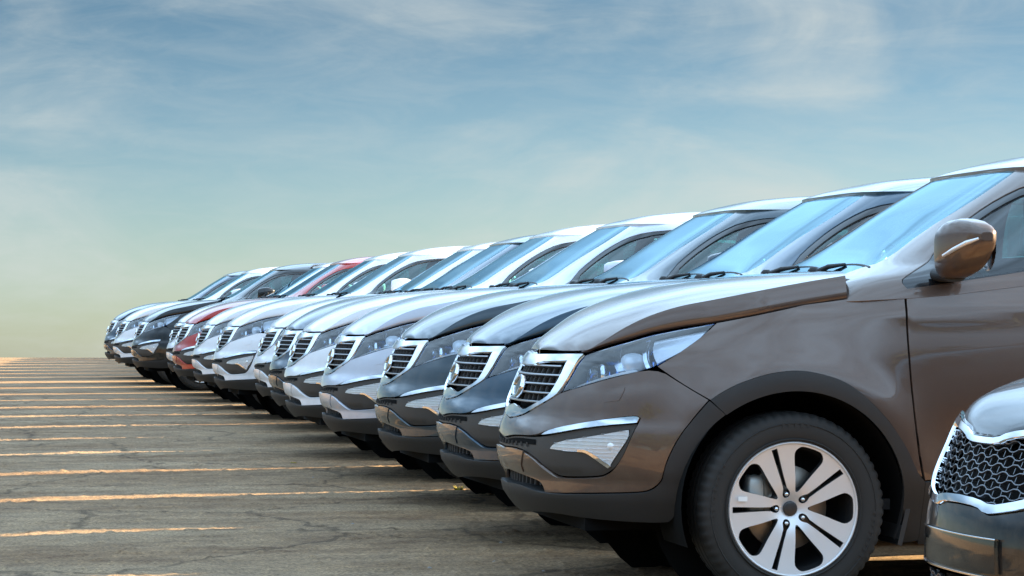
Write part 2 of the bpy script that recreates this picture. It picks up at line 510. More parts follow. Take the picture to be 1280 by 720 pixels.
# ---------------------------------------------------------------- materials
def mat(name, col, rough=.5, metal=0., coat=0., spec=.5, noise=None, bump=None, emit=None, trans=0.):
    m = bpy.data.materials.new(name); m.use_nodes = True
    nt = m.node_tree; b = nt.nodes['Principled BSDF']
    b.inputs['Base Color'].default_value = (*col, 1); b.inputs['Roughness'].default_value = rough
    b.inputs['Metallic'].default_value = metal; b.inputs['Coat Weight'].default_value = coat
    b.inputs['Coat Roughness'].default_value = .03
    b.inputs['Specular IOR Level'].default_value = spec
    b.inputs['Transmission Weight'].default_value = trans
    tcn = nt.nodes.new('ShaderNodeTexCoord')
    if noise:   # (scale, amount): patchy grime changing tone and gloss
        n = nt.nodes.new('ShaderNodeTexNoise'); n.inputs['Scale'].default_value = noise[0]; n.inputs['Detail'].default_value = 6
        nt.links.new(tcn.outputs['Object'], n.inputs['Vector'])
        mx = nt.nodes.new('ShaderNodeMixRGB'); mx.inputs['Color1'].default_value = (*[c*(1 - noise[1]) for c in col], 1)
        mx.inputs['Color2'].default_value = (*[min(1, c*(1 + noise[1])) for c in col], 1)
        nt.links.new(n.outputs['Fac'], mx.inputs['Fac']); nt.links.new(mx.outputs[0], b.inputs['Base Color'])
        mr = nt.nodes.new('ShaderNodeMapRange'); mr.inputs['To Min'].default_value = rough*.85; mr.inputs['To Max'].default_value = min(1, rough*1.2)
        nt.links.new(n.outputs['Fac'], mr.inputs['Value']); nt.links.new(mr.outputs[0], b.inputs['Roughness'])
    if bump:
        n = nt.nodes.new('ShaderNodeTexNoise'); n.inputs['Scale'].default_value = bump[0]; n.inputs['Detail'].default_value = 3
        nt.links.new(tcn.outputs['Object'], n.inputs['Vector'])
        bp = nt.nodes.new('ShaderNodeBump'); bp.inputs['Strength'].default_value = bump[1]; bp.inputs['Distance'].default_value = .002
        nt.links.new(n.outputs['Fac'], bp.inputs['Height']); nt.links.new(bp.outputs[0], b.inputs['Normal'])
    if emit:
        b.inputs['Emission Color'].default_value = (*emit[0], 1); b.inputs['Emission Strength'].default_value = emit[1]
    return m

def paint(name, col, metal=.55, rough=.38):
    """lacquer over flake: a dusty film low on the sides breaks the gloss"""
    m = mat(name, col, rough, metal, coat=1.0, spec=.15)
    nt = m.node_tree; b = nt.nodes['Principled BSDF']
    tcn = [n for n in nt.nodes if n.type == 'TEX_COORD'][0]
    n = nt.nodes.new('ShaderNodeTexNoise'); n.inputs['Scale'].default_value = 7; n.inputs['Detail'].default_value = 8; n.inputs['Roughness'].default_value = .65
    nt.links.new(tcn.outputs['Object'], n.inputs['Vector'])
    mr = nt.nodes.new('ShaderNodeMapRange'); mr.inputs['From Min'].default_value = .45; mr.inputs['From Max'].default_value = .8
    mr.inputs['To Min'].default_value = .012; mr.inputs['To Max'].default_value = .05
    nt.links.new(n.outputs['Fac'], mr.inputs['Value']); nt.links.new(mr.outputs[0], b.inputs['Coat Roughness'])
    fl = nt.nodes.new('ShaderNodeTexNoise'); fl.inputs['Scale'].default_value = 1400; fl.inputs['Detail'].default_value = 0
    nt.links.new(tcn.outputs['Object'], fl.inputs['Vector'])
    mx = nt.nodes.new('ShaderNodeMixRGB')
    mx.inputs['Color1'].default_value = (*[c*.82 for c in col], 1); mx.inputs['Color2'].default_value = (*[min(1, c*1.18) for c in col], 1)
    nt.links.new(fl.outputs['Fac'], mx.inputs['Fac'])
    # road dust, thickest low down and in drifts
    sp = nt.nodes.new('ShaderNodeSeparateXYZ'); nt.links.new(tcn.outputs['Object'], sp.inputs[0])
    hz = nt.nodes.new('ShaderNodeMapRange'); hz.inputs['From Min'].default_value = .75; hz.inputs['From Max'].default_value = .25; hz.inputs['To Min'].default_value = .03; hz.inputs['To Max'].default_value = .30
    nt.links.new(sp.outputs['Z'], hz.inputs['Value'])
    dn = nt.nodes.new('ShaderNodeTexNoise'); dn.inputs['Scale'].default_value = 11; dn.inputs['Detail'].default_value = 9; dn.inputs['Roughness'].default_value = .7
    nt.links.new(tcn.outputs['Object'], dn.inputs['Vector'])
    dr = nt.nodes.new('ShaderNodeMapRange'); dr.inputs['From Min'].default_value = .42; dr.inputs['From Max'].default_value = .75
    nt.links.new(dn.outputs['Fac'], dr.inputs['Value'])
    dm_ = nt.nodes.new('ShaderNodeMath'); dm_.operation = 'MULTIPLY'; nt.links.new(hz.outputs[0], dm_.inputs[0]); nt.links.new(dr.outputs[0], dm_.inputs[1])
    dx = nt.nodes.new('ShaderNodeMixRGB'); dx.inputs['Color2'].default_value = (.26, .20, .14, 1)
    nt.links.new(dm_.outputs[0], dx.inputs['Fac']); nt.links.new(mx.outputs[0], dx.inputs['Color1']); nt.links.new(dx.outputs[0], b.inputs['Base Color'])
    return m

def glass(name, tint, ior=1.6, rough=0., coat=(1, 1, 1)):
    m = bpy.data.materials.new(name); m.use_nodes = True
    nt = m.node_tree; nt.nodes.clear()
    tr = nt.nodes.new('ShaderNodeBsdfTransparent'); tr.inputs[0].default_value = (*tint, 1)
    gl = nt.nodes.new('ShaderNodeBsdfGlossy'); gl.inputs['Roughness'].default_value = rough; gl.inputs['Color'].default_value = (*coat, 1)
    fr = nt.nodes.new('ShaderNodeFresnel'); fr.inputs['IOR'].default_value = ior
    mx = nt.nodes.new('ShaderNodeMixShader'); out = nt.nodes.new('ShaderNodeOutputMaterial')
    # both faces of the sheet reflect: 2R / (1 + R)
    a1 = nt.nodes.new('ShaderNodeMath'); a1.operation = 'ADD'; a1.inputs[1].default_value = 1.; nt.links.new(fr.outputs[0], a1.inputs[0])
    a2 = nt.nodes.new('ShaderNodeMath'); a2.operation = 'MULTIPLY'; a2.inputs[1].default_value = 2.; nt.links.new(fr.outputs[0], a2.inputs[0])
    a3 = nt.nodes.new('ShaderNodeMath'); a3.operation = 'DIVIDE'; nt.links.new(a2.outputs[0], a3.inputs[0]); nt.links.new(a1.outputs[0], a3.inputs[1])
    nt.links.new(a3.outputs[0], mx.inputs[0]); nt.links.new(tr.outputs[0], mx.inputs[1]); nt.links.new(gl.outputs[0], mx.inputs[2])
    nt.links.new(mx.outputs[0], out.inputs[0])
    return m

M = dict(
    chrome=mat('chrome', (.76, .78, .82), .07, 1.),
    satin=mat('satin_metal', (.42, .43, .45), .3, 1.),
    plastic=mat('black_plastic', (.018, .017, .017), .55, noise=(5, .25), bump=(900, .25)),
    trim=mat('grey_plastic_trim', (.040, .036, .033), .5, noise=(6, .2), bump=(900, .2)),
    gloss=mat('gloss_black', (.008, .008, .009), .12, coat=.5),
    void=mat('dark_void', (.006, .006, .006), .9, spec=.1),
    rubber=mat('rubber', (.016, .0145, .013), .72, noise=(9, .35), bump=(300, .2)),
    rim=mat('machined_rim', (.70, .70, .71), .42, .55),
    rimblack=mat('rim_black', (.018, .018, .019), .4, coat=.3),
    disc=mat('brake_disc', (.32, .28, .24), .42, 1.),
    caliper=mat('caliper', (.42, .45, .44), .5, .6),
    wsglass=glass('windscreen_glass', (.60, .92, .95), 1.62, coat=(.44, .66, .76)),
    sideglass=glass('side_glass', (.34, .64, .62), 1.5),
    lens=glass('lamp_lens', (.86, .93, 1.0), 1.5),
    clear=mat('fog_lens', (.96, .97, .98), .07, coat=.6, trans=.45),
    reflector=mat('lamp_reflector', (.90, .92, .95), .22, .15),
    lamp_skyblue=mat('lamp_housing', (.10, .25, .62), .16, .9),  # blue reflection of the sky put into the housing's base colour
    bulb=mat('lamp_white', (.8, .8, .8), .15, .2, coat=.6),
    amber=mat('lamp_clear_turn', (.78, .78, .80), .2, .55),
    red=mat('tail_red', (.35, .01, .01), .15, coat=.6),
    cabin=mat('cabin_dark', (.03, .03, .032), .8),
    seat=mat('seat_cloth', (.07, .07, .072), .85),
    film=mat('seat_film', (.45, .52, .50), .25),
    step=mat('lamp_sky_ledges', (.95, .96, .98), .33, 1.),
    mirror=mat('mirror_glass', (.8, .8, .82), .03, 1.),
    sticker=mat('sticker_white', (.8, .8, .78), .5),
)
TR = {'arch_out': [(1.0778, 0.7605), (1.1022, 0.7796), (1.1489, 0.809), (1.203, 0.8324), (1.2837, 0.8572), (1.3688, 0.8684), (1.4304, 0.867), (1.4836, 0.8579),
              (1.5447, 0.8415), (1.5966, 0.8192), (1.6514, 0.7807), (1.7068, 0.7302), (1.7569, 0.6766), (1.7984, 0.62), (1.8307, 0.5693), (1.8572, 0.5125),
              (1.8742, 0.4824), (1.8949, 0.4611), (1.9417, 0.4511)],
 'belt_glass': [(0.8311, 1.2006), (0.9336, 1.2407)],
 'bonnet_edge': [(0, 0.935), (0.2917, 0.9343), (0.4653, 0.9351), (0.5176, 0.9508), (0.6191, 0.9818), (0.7043, 1.0092), (0.8187, 1.032), (0.9558, 1.0485), (1.2257, 1.087),
                 (1.5727, 1.1286), (1.7697, 1.1555), (1.8388, 1.1615)],
 'bumper': [(0, 0.664), (0.1663, 0.6793), (0.2874, 0.7177), (0.3885, 0.7545), (0.4327, 0.777), (0.5508, 0.8041), (0.68, 0.8394), (0.853, 0.8801), (0.9703, 0.8194),
            (1.072, 0.7619), (1.0159, 0.6884), (0.9762, 0.6088), (0.9458, 0.5348), (0.9296, 0.4813), (0.9033, 0.4478), (0.8786, 0.4291), (0.8501, 0.4192),
            (0.7486, 0.4124), (0.3872, 0.3944), (0.3749, 0.4182), (0.3363, 0.4405), (0.107, 0.458), (0, 0.462), (0, 0.552), (0.1662, 0.5583), (0.2878, 0.5396),
            (0.3598, 0.5125), (0.4134, 0.4785), (0.437, 0.4644), (0.4804, 0.4545), (0.671, 0.4633), (0.7151, 0.4771), (0.7484, 0.4963), (0.7693, 0.5208),
            (0.7973, 0.5632), (0.8279, 0.6674), (0.831, 0.691), (0.8136, 0.7025), (0.6423, 0.6777), (0.4277, 0.6374), (0.3412, 0.6096), (0.1504, 0.6073), (0, 0.592)],
 'chrome_in': [(0, 0.876), (0.1169, 0.8771), (0.149, 0.8886), (0.401, 0.8978), (0.3998, 0.84), (0.3803, 0.7847), (0.3468, 0.7563), (0.2605, 0.7275), (0.1663, 0.701),
               (0.0794, 0.7135), (0, 0.722)],
 'chrome_out': [(0, 0.924), (-0.0189, 0.9139), (0.4685, 0.9231), (0.4609, 0.8504), (0.4269, 0.7784), (0.383, 0.7544), (0.2804, 0.7174), (0.1629, 0.6823), (0, 0.668)],
 'dark': [(0, 0.589), (0.1521, 0.6042), (0.3422, 0.6066), (0.4362, 0.6181), (0.6518, 0.6571), (0.8235, 0.6717), (0.7942, 0.5631), (0.7661, 0.5207), (0.7456, 0.4991),
          (0.7166, 0.4801), (0.6723, 0.4664), (0.4814, 0.4576), (0.4446, 0.4679), (0.4204, 0.4804), (0.3659, 0.5144), (0.2947, 0.5415), (0.1755, 0.5603), (0, 0.555)],
 'door_edge': [(1.8418, 1.1615), (1.8386, 0.995), (1.8544, 0.7581), (1.8794, 0.5507), (1.9017, 0.4579)],
 'fender': [(0.8552, 0.883), (0.9154, 0.9262), (0.9712, 0.9985), (0.9749, 1.0441), (1.228, 1.0841), (1.5722, 1.1256), (1.7693, 1.1525), (1.8355, 1.1585), (1.8339, 0.995),
            (1.8496, 0.7581), (1.8727, 0.5508), (1.8911, 0.4702)],
 'fender_seam': [(0.8563, 0.8801), (0.9703, 0.8194), (1.0748, 0.7634)],
 'fog': [(0.442, 0.5653), (0.4668, 0.5921), (0.6498, 0.6213), (0.7973, 0.649), (0.8049, 0.6226), (0.7782, 0.5745), (0.7337, 0.5107), (0.6923, 0.5391), (0.6416, 0.5642),
         (0.524, 0.5597)],
 'fog_strip': [(0.5953, 0.5685), (0.643, 0.5688), (0.7402, 0.5109), (0.7266, 0.503), (0.6365, 0.5596), (0.5959, 0.5596)],
 'glass': [(0.8311, 1.2006), (0.7098, 1.3087), (0.6975, 1.3647), (0.6968, 1.4256), (0.717, 1.4931), (0.7556, 1.5465)],
 'headlight': [(0.4853, 0.9218), (0.535, 0.9405), (0.638, 0.9715), (0.7207, 1.0004), (0.8348, 1.0231), (0.9667, 1.0441), (0.9681, 1.0014), (0.9454, 0.9631),
               (0.9145, 0.9276), (0.852, 0.883), (0.7705, 0.86), (0.6788, 0.8424), (0.5495, 0.807), (0.4421, 0.7788), (0.4706, 0.8506)],
 'hl_amber': [(0.7355, 0.9915), (0.8493, 1.0143), (0.9341, 1.0308), (0.9448, 0.9925), (0.9049, 0.9423), (0.8379, 0.9006)],
 'hl_div1': [(0.6027, 0.9458), (0.6312, 0.955), (0.715, 0.8696), (0.685, 0.8633)],
 'hl_div2': [(0.7141, 0.9825), (0.7268, 0.987), (0.8238, 0.8798), (0.8084, 0.8767)],
 'hl_led': [(0.4634, 0.7869), (0.5438, 0.8189), (0.6734, 0.8557), (0.7659, 0.8732), (0.7791, 0.8645), (0.6776, 0.8453), (0.5481, 0.81)],
 'lip': [(0, 0.412), (0.1905, 0.4179), (0.3863, 0.3912), (0.7488, 0.4094), (0.8504, 0.4162), (0.8818, 0.4262), (0.9063, 0.4464), (0.9325, 0.4813), (0.9485, 0.5334),
         (0.9791, 0.6074), (1.0189, 0.687), (1.0751, 0.7591), (1.1376, 0.7095), (1.0932, 0.6713), (1.0531, 0.5977), (1.0193, 0.5209), (0.9897, 0.4314), (0.9659, 0.3466),
         (0.946, 0.3219), (0.914, 0.3058), (0.602, 0.3113), (0.3448, 0.3265), (0, 0.3)],
 'plate': [(0, 0.55), (0.1665, 0.5552), (0.2668, 0.5509), (0.2143, 0.4643), (0.0909, 0.4634), (0, 0.473)],
 'sail': [(0.7551, 1.2187), (0.6742, 1.3309), (0.8336, 1.1886), (0.7947, 1.1704)],
 'slot_low': [(0, 0.458), (0.1038, 0.4547), (0.3304, 0.4371), (0.3762, 0.406), (0.1896, 0.4225), (0, 0.416)],
 'slot_up': [(0, 0.583), (0.1548, 0.5981), (0.3387, 0.5972), (0.3432, 0.576), (0.1618, 0.5783), (0, 0.565)],
 'strip': [(0.3902, 0.6162), (0.4277, 0.6374), (0.6423, 0.6777), (0.8137, 0.7016), (0.8292, 0.6925), (0.8227, 0.6741), (0.6518, 0.6571), (0.4359, 0.619)],
 'washer': [(0.6728, 0.7452), (0.6787, 0.7739), (0.6881, 0.7979), (0.7474, 0.8078), (0.7524, 0.7961), (0.7366, 0.7543)],
 'win_top': [(0.6709, 1.3341), (0.6598, 1.403), (0.6627, 1.4612), (0.6849, 1.5257), (0.7276, 1.5777)],
 'ws': [(0, 1.2), (0.2, 1.2), (0.5618, 1.2213), (0.5117, 1.2423), (0.5537, 1.2696), (0.5193, 1.3977), (0.5879, 1.5067), (0.6028, 1.5966), (0.6035, 1.6362),
        (0.5787, 1.6441), (0.4067, 1.6454), (0.0392, 1.6498), (0, 1.651)]}
# ---------------------------------------------------------------- wheel (outer face towards -y, centre at the origin)
def tyre_md(Rt, Ri, w, seg=180, nblk=60):
    h = w/2
    prof = [(h*.80, Ri), (h*.93, Ri + .012), (h*1.0, Ri + (Rt-Ri)*.45), (h*.97, Rt - .030), (h*.90, Rt - .013), (h*.78, Rt - .004), (h*.60, Rt),
            (h*.50, Rt), (h*.46, Rt - .007), (h*.38, Rt - .007), (h*.34, Rt), (h*.06, Rt), (h*.02, Rt - .007), (-h*.02, Rt - .007), (-h*.06, Rt), (-h*.34, Rt),
            (-h*.38, Rt - .007), (-h*.46, Rt - .007), (-h*.50, Rt), (-h*.60, Rt), (-h*.78, Rt - .004), (-h*.90, Rt - .013), (-h*.97, Rt - .030),
            (-h*1.0, Ri + (Rt-Ri)*.45), (-h*.93, Ri + .012), (-h*.80, Ri)]
    a = np.linspace(0, 2*math.pi, seg, endpoint=False)
    grv = np.where(np.arange(seg) % (seg//nblk) == 0, 1., 0.)
    V = np.zeros((len(prof), seg, 3))
    for i, (y, r) in enumerate(prof):
        k = 0
        if r > Rt - .032 and abs(y) > h*.52: k = .006
        rr = r - k*grv
        V[i] = np.stack([rr*np.cos(a), 0*a + y, rr*np.sin(a)], -1)
    m = grid_md(V, wrap_v=True)
    # moulded marks round the sidewall
    for a0, n_ in ((148, 9), (322, 9), (80, 5), (258, 5)):
        for k_ in range(n_):
            a_ = R(a0 + k_*4.4); rr = Ri + (Rt - Ri)*.60
            ca_, sa_ = math.cos(a_), math.sin(a_)
            hh_ = .009 if k_ % 3 else .0065
            m.add(box((rr*ca_, -h*.995, rr*sa_), (hh_*2, .003, .009 + .004*(k_ % 2)), rot=[[ca_, 0, -sa_], [0, 1, 0], [sa_, 0, ca_]]))
    # raised sidewall rings
    for rr in (Ri + .018, Rt - .042):
        m.add(lathe([(-h*1.0 + .006, rr - .004), (-h*1.0 - .0005, rr - .0015), (-h*1.0 - .0005, rr + .0015), (-h*1.0 + .006, rr + .004)], 72, flip=True))
    return m

def polar(r, deg): return (r*math.cos(R(deg)), r*math.sin(R(deg)))
def rim_holes(grow=0.):
    H = []
    for k in range(5):
        c = 180 + 36 + 72*k
        g = grow
        pts = [(.064 - g*3, -3), (.075 - g, -7), (.13, -12.5), (.19, -16), (.213 + g, -15.8), (.230 + g, -11.5), (.2345 + g, -7), (.2345 + g, 7), (.230 + g, 11.5), (.213 + g, 15.8), (.19, 16), (.13, 12.5), (.075 - g, 7), (.064 - g*3, 3)]
        H.append([polar(r, c + a) for r, a in pts])
        c = 180 + 72*k
        ux, uy = polar(1, c)
        def L(r, s): return (r*ux - s*uy, r*uy + s*ux)
        pts = [(.040, 0), (.045, .011), (.057, .0155), (.070, .012), (.084, .006 + g), (.232, .0115 + g), (.232, -.0115 - g), (.084, -.006 - g), (.070, -.012), (.057, -.0155), (.045, -.011)]
        H.append([L(r, s) for r, s in pts])
    return H

def make_wheel(parent, loc, Rt=.358, Ri=.246, w=.235, mirror=False, holes=None, spin=0.):
    e = empty('wheel', loc, parent)
    mm = (lambda m: m.mirror()) if mirror else (lambda m: m)
    mk('tyre', mm(tyre_md(Rt, Ri - .006, w)), M['rubber'], e)
    S = Plane2(lambda q, z: -w/2 + .012 + .03*np.exp(-((q*q + z*z)/.055**2)) + .02*(1 - np.clip(np.hypot(q, z)/Ri, 0, 1)**2))
    circ = [polar(Ri - .006, a) for a in range(0, 360, 6)]
    H = holes or rim_holes()
    mk('rim', mm(region(S, circ, H, off=0, th=.003, res=.014, rnd=1)), M['rim'], e)
    bk = region(S, [polar(Ri - .005, a) for a in range(0, 360, 6)], rim_holes(-.0015) if holes is None else H, off=-.003, th=.034, res=.014, rnd=1)
    bar = lathe([(-w/2 + .012, Ri - .0065), (-w/2 + .006, Ri - .003), (-w/2 + .006, Ri + .002), (-w/2 + .02, Ri + .006)], 72, flip=False)
    mk('rim_edge', mm(bar), M['rim'], e)
    bk.add(lathe([(-w/2 + .014, Ri - .007), (-w/2 + .05, Ri - .022), (w/2 - .03, Ri - .022), (w/2 - .03, .05)], 60, flip=True))
    mk('rim_barrel', mm(bk), M['rimblack'], e)
    for k in range(5):
        p = polar(.057, 180 + 72*k)
        mk('lug_nut', mm(lathe([(-w/2 + .035, .0001), (-w/2 + .035, .006), (-w/2 + .040, .0085), (-w/2 + .065, .010)], 10, c=(p[0], 0, p[1]))), M['chrome'], e)
    mk('centre_cap', mm(lathe([(-w/2 + .046, .0001), (-w/2 + .046, .024), (-w/2 + .049, .027), (-w/2 + .06, .028)], 32)), M['rimblack'], e)
    mk('brake_disc', mm(lathe([(-.02, .06), (-.025, .07), (-.012, .085), (-.012, .158), (.012, .158), (.012, .07)], 48)), M['disc'], e)
    mk('brake_caliper', mm(blob((-.125, -.012, .05), (.036, .045, .075), 4, 16, 10)), M['caliper'], e)
    return e

# ---------------------------------------------------------------- the crossover
def XQ(pts, dm, x0):
    """(x, z) on the straight flank -> (q, z)"""
    return [(QC + x - x0, z) for x, z in pts]
def arc(cx, cz, r, a0, a1, n):
    return [(cx + r*math.cos(R(a0 + (a1-a0)*i/n)), cz + r*math.sin(R(a0 + (a1-a0)*i/n))) for i in range(n+1)]
def loftmd(sections, cap=True):
    V = np.array(sections, float)
    m = grid_md(V, wrap_v=True)
    if cap:
        n = V.shape[1]
        m.add(flat(V[0], [tuple(range(n))])); m.add(flat(V[-1], [tuple(range(n))[::-1]]))
    return m

def se_section(cx, y, cz, rx, rz, e=3., n=24, front=1., shear=0.):
    out = []
    for k in range(n):
        a = 2*math.pi*k/n
        f = lambda t: math.copysign(abs(t)**(2/e), t)
        x = f(math.cos(a))*rx; z = f(math.sin(a))*rz
        out.append((cx + x + shear*z, y, cz + z))
    return out

def cap_mesh(C, u0, u1, nu, nt, pw=1.8, lip=.02, side=True):
    """grid over a Cap from x = u0(t) to u1(t)"""
    ts = np.sin(np.linspace(-1, 1, nt)*math.pi/2)
    ts = np.sign(ts)*np.abs(ts)**.8
    us = np.linspace(0, 1, nu)**pw
    V = np.zeros((nu, nt, 3)); Nn = np.zeros((nu, nt, 3))
    for i, u in enumerate(us):
        x = u0(ts) + (u1(ts) - u0(ts))*u
        y = ts*C.ye(x)
        z = C.Z(x, y)
        h = 2e-3
        dx = (C.Z(x + h, y) - C.Z(x - h, y))/(2*h); dy = (C.Z(x, y + h) - C.Z(x, y - h))/(2*h)
        n = np.stack([-dx, -dy, 1 + 0*x], -1); n /= np.linalg.norm(n, axis=-1, keepdims=True)
        V[i] = np.stack([x, y, z], -1); Nn[i] = n
    m = grid_md(V)
    # the edge rows cannot be differenced across the rim: use the mesh's own normals there
    own = m.n.reshape(nu, nt, 3)
    k = np.zeros((nu, nt, 1)); k[:2] = 1; k[:, :1] = 1; k[:, -1:] = 1
    m.n = (Nn*(1-k) + own*k).reshape(-1, 3)
    if lip:
        rim = [(V[:, 0], 1), (V[:, -1], -1), (V[-1], 1), (V[0], -1)]
        for L, s in rim:
            W = np.stack([L, L - np.array([0, 0, lip])], 0)
            m.add(grid_md(W, flip=s < 0))
    return m

def coons(bot, top, nu=14, nv=8, bulge=.0):
    """patch between two polylines"""
    def rs(P, n):
        P = np.array(P, float); d = np.r_[0, np.cumsum(np.linalg.norm(np.diff(P, axis=0), axis=1))]; d /= d[-1]
        t = np.linspace(0, 1, n); return np.stack([np.interp(t, d, P[:, k]) for k in range(3)], -1)
    a, b = rs(bot, nu), rs(top, nu)
    V = np.zeros((nv, nu, 3))
    for i in range(nv):
        t = i/(nv-1)
        V[i] = a*(1-t) + b*t
        V[i, :, 1] -= bulge*math.sin(math.pi*t)
    return grid_md(V)

PAINT = mat('paint_slot', (.5, .5, .5))

def build_suv():
    S, T = SUV_LOW, SUV_TOP
    root = empty('parked_car')
    painted = []
    def P_(name, md, parent=root):
        o = mk(name, md, PAINT, parent); painted.append(o); return o
    def pair(name, md, m, parent=root):
        if m is None: return P_(name, md, parent), P_(name, md.mirror(), parent)
        return mk(name, md, m, parent), mk(name, md.mirror(), m, parent)
    x0 = S.x0
    G = .0016
    # --- front bumper, plastic, chrome
    P_('front_bumper', region(S, TR['bumper'], gap=G, th=.016, res=.028).both())
    mk('bumper_insert', region(S, TR['dark'], [TR['fog']], off=-.010, th=.012, gap=.001, res=.03).both(), M['trim'], root)
    g = mk('upper_intake', region(S, TR['slot_up'], off=-.0085, th=0, res=.03).both(), M['void'], root)
    for k in range(-5, 6):
        mk('rib', ribbon(S, [(k*.055, .567), (k*.055 + .001, .582)], .0001, -.003, .006, .01).add(region(S, [(k*.055-.004, .566), (k*.055+.004, .566), (k*.055+.004, .583), (k*.055-.004, .583)], off=-.004, th=.006, res=.02, rnd=0)), M['trim'], g)
    P_('plate_mount', region(S, TR['plate'], off=.004, th=.006, gap=.002).both())
    pair('bumper_strip', region(S, TR['strip'], off=.004, th=.014, gap=.0008, res=.02), M['chrome'])
    lowg = mk('lower_intake', region(S, [(0, .465), (.30, .452), (.40, .44), (.40, .385), (.2, .40), (0, .40)], off=-.05, th=0).both(), M['void'], root)
    for k in range(-7, 8):
        c = k*.05
        mk('rib', region(S, [(c-.005, .418), (c+.005, .418), (c+.005, .455), (c-.005, .455)], off=-.028, th=.02, res=.03, rnd=0), M['plastic'], lowg)
    mk('lower_lip', region(S, TR['lip'], off=.010, th=.030, gap=.001, res=.03).both(), M['plastic'], root)
    # the shelf on top of the lip and its underside
    mk('lip_shelf', coons([S.PO(np.array(q), np.array(z), np.array(.010)) for q, z in [(-.38, .392), (-.19, .418), (0, .412), (.19, .418), (.38, .392)]],
                          [S.PO(np.array(q), np.array(z), np.array(-.06)) for q, z in [(-.38, .40), (-.19, .42), (0, .42), (.19, .42), (.38, .40)]], 24, 3), M['plastic'], root)
    # --- fog lamps
    for sgn in (1, -1):
        e = empty('fog_lamp', (0, 0, 0), root)
        f = (lambda m: m) if sgn == 1 else (lambda m: m.mirror())
        mk('lamp_bowl', f(region(S, TR['fog'], off=-.020, th=-.013, res=.02)), M['reflector'], e)
        for zz in np.arange(.520, .645, .0135):  # upward-tilted ledges added to catch the sky and brighten the lamp
            lo = [q for q in np.arange(.44, .81, .008) if inside(np.array([(q, zz)]), TR['fog'])[0]]
            if len(lo) < 3: continue
            qs = np.linspace(lo[0], lo[-1], 12)
            mk('lamp_step', f(grid_md(np.stack([S.PO(qs, zz + 0*qs, -.004 + 0*qs), S.PO(qs, zz + .006 + 0*qs, -.013 + 0*qs), S.PO(qs, zz + .0125 + 0*qs, -.019 + 0*qs)], 0), flip=True)), M['step'], e)
        mk('bulb', f(blob(S.PO(np.array(.735), np.array(.585), np.array(-.016)), (.018, .018, .018), 2)), M['bulb'], e)
        for q in (.50, .54, .58, .62):
            mk('lamp_rib', f(region(S, [(q, .567), (q+.006, .567), (q+.016, .60 + (q-.5)*.16), (q+.010, .60 + (q-.5)*.16)], off=-.012, th=.01, res=.02, rnd=0)), M['bulb'], e)
        mk('lens', f(region(S, TR['fog'], off=-.006, th=.003, res=.025, gap=.001)), M['clear'], e)
        mk('lamp_trim', f(region(S, TR['fog_strip'], off=-.001, th=.01, res=.02)), M['chrome'], e)
    pair('washer_cap', region(S, TR['washer'], off=.002, th=.004, gap=.001, res=.02), None)
    # --- grille
    gr = empty('grille', (0, 0, 0), root)
    half = TR['chrome_out'] + TR['chrome_in'][::-1]
    mk('grille_frame', region(S, half, off=.004, th=.03, res=.018, rnd=1).both(), M['chrome'], gr)
    mk('grille_backing', region(S, TR['chrome_in'], off=-.055, th=-.05, res=.03).both(), M['void'], gr)
    cin = np.array(TR['chrome_in'])
    def q_in(z):
        best = 0
        for a, b in zip(cin[:-1], cin[1:]):
            if (a[1]-z)*(b[1]-z) <= 0 and abs(a[1]-b[1]) > 1e-6:
                best = max(best, a[0] + (b[0]-a[0])*(z-a[1])/(b[1]-a[1]))
        return best
    for z in (.880, .845, .810, .775, .740):
        q = q_in(z) - .004
        if z > .86: q = min(q, .36)
        if q < .04: continue
        mk('grille_slat', ribbon(S, [(-q, z), (0, z), (q, z)], .0034, -.006, .02), M['satin'], gr)
    for k in range(-6, 7):
        c = k*.057
        zl = .735 + .10*max(0, abs(c)-.2)**.9; zt = .885
        mk('grille_rib', region(S, [(c-.0035, zl), (c+.0035, zl), (c+.0035, zt), (c-.0035, zt)], off=-.02, th=.02, res=.04, rnd=0), M['plastic'], gr)
    bz = .79
    ell = lambda a, b: [(a*math.cos(t), bz + b*math.sin(t)) for t in np.linspace(0, 2*math.pi, 40, endpoint=False)]
    bd = mk('badge', region(S, ell(.066, .044), [ell(.056, .035)], off=.012, th=.02, res=.02, rnd=0), M['chrome'], gr)
    mk('badge_field', region(S, ell(.057, .036), off=.006, th=.01, res=.02, rnd=0), M['gloss'], gr)
    # --- headlights
    for sgn in (1, -1):
        e = empty('headlight', (0, 0, 0), root)
        f = (lambda m: m) if sgn == 1 else (lambda m: m.mirror())
        hl = TR['headlight']
        mk('lamp_housing', f(region(S, hl, off=-.085, th=-.078, res=.03, gap=.002)), M['lamp_skyblue'], e)
        c = S.PO(np.array(.545), np.array(.862), np.array(-.055))
        mk('projector', f(blob(c, (.040, .040, .040), 2, 24, 16)), M['lens'], e)
        mk('projector_ring', f(blob(c + np.array([.022, .004, 0]), (.030, .052, .052), 2, 24, 16)), M['chrome'], e)
        c = S.PO(np.array(.70), np.array(.915), np.array(-.06))
        mk('reflector_bowl', f(blob(c, (.050, .05, .045), 2.4, 24, 16)), M['reflector'], e)
        mk('divider', f(region(S, TR['hl_div1'], off=-.012, th=.05, res=.02)), M['chrome'], e)
        mk('divider', f(region(S, TR['hl_div2'], off=-.012, th=.05, res=.02)), M['chrome'], e)
        mk('turn_signal', f(region(S, TR['hl_amber'], off=-.025, th=.03, res=.03)), M['amber'], e)
        mk('light_strip', f(region(S, TR['hl_led'], off=-.010, th=.02, res=.02)), M['bulb'], e)
        mk('lens', f(region(S, hl, off=-.002, th=.004, res=.03, gap=.0025)), M['lens'], e)
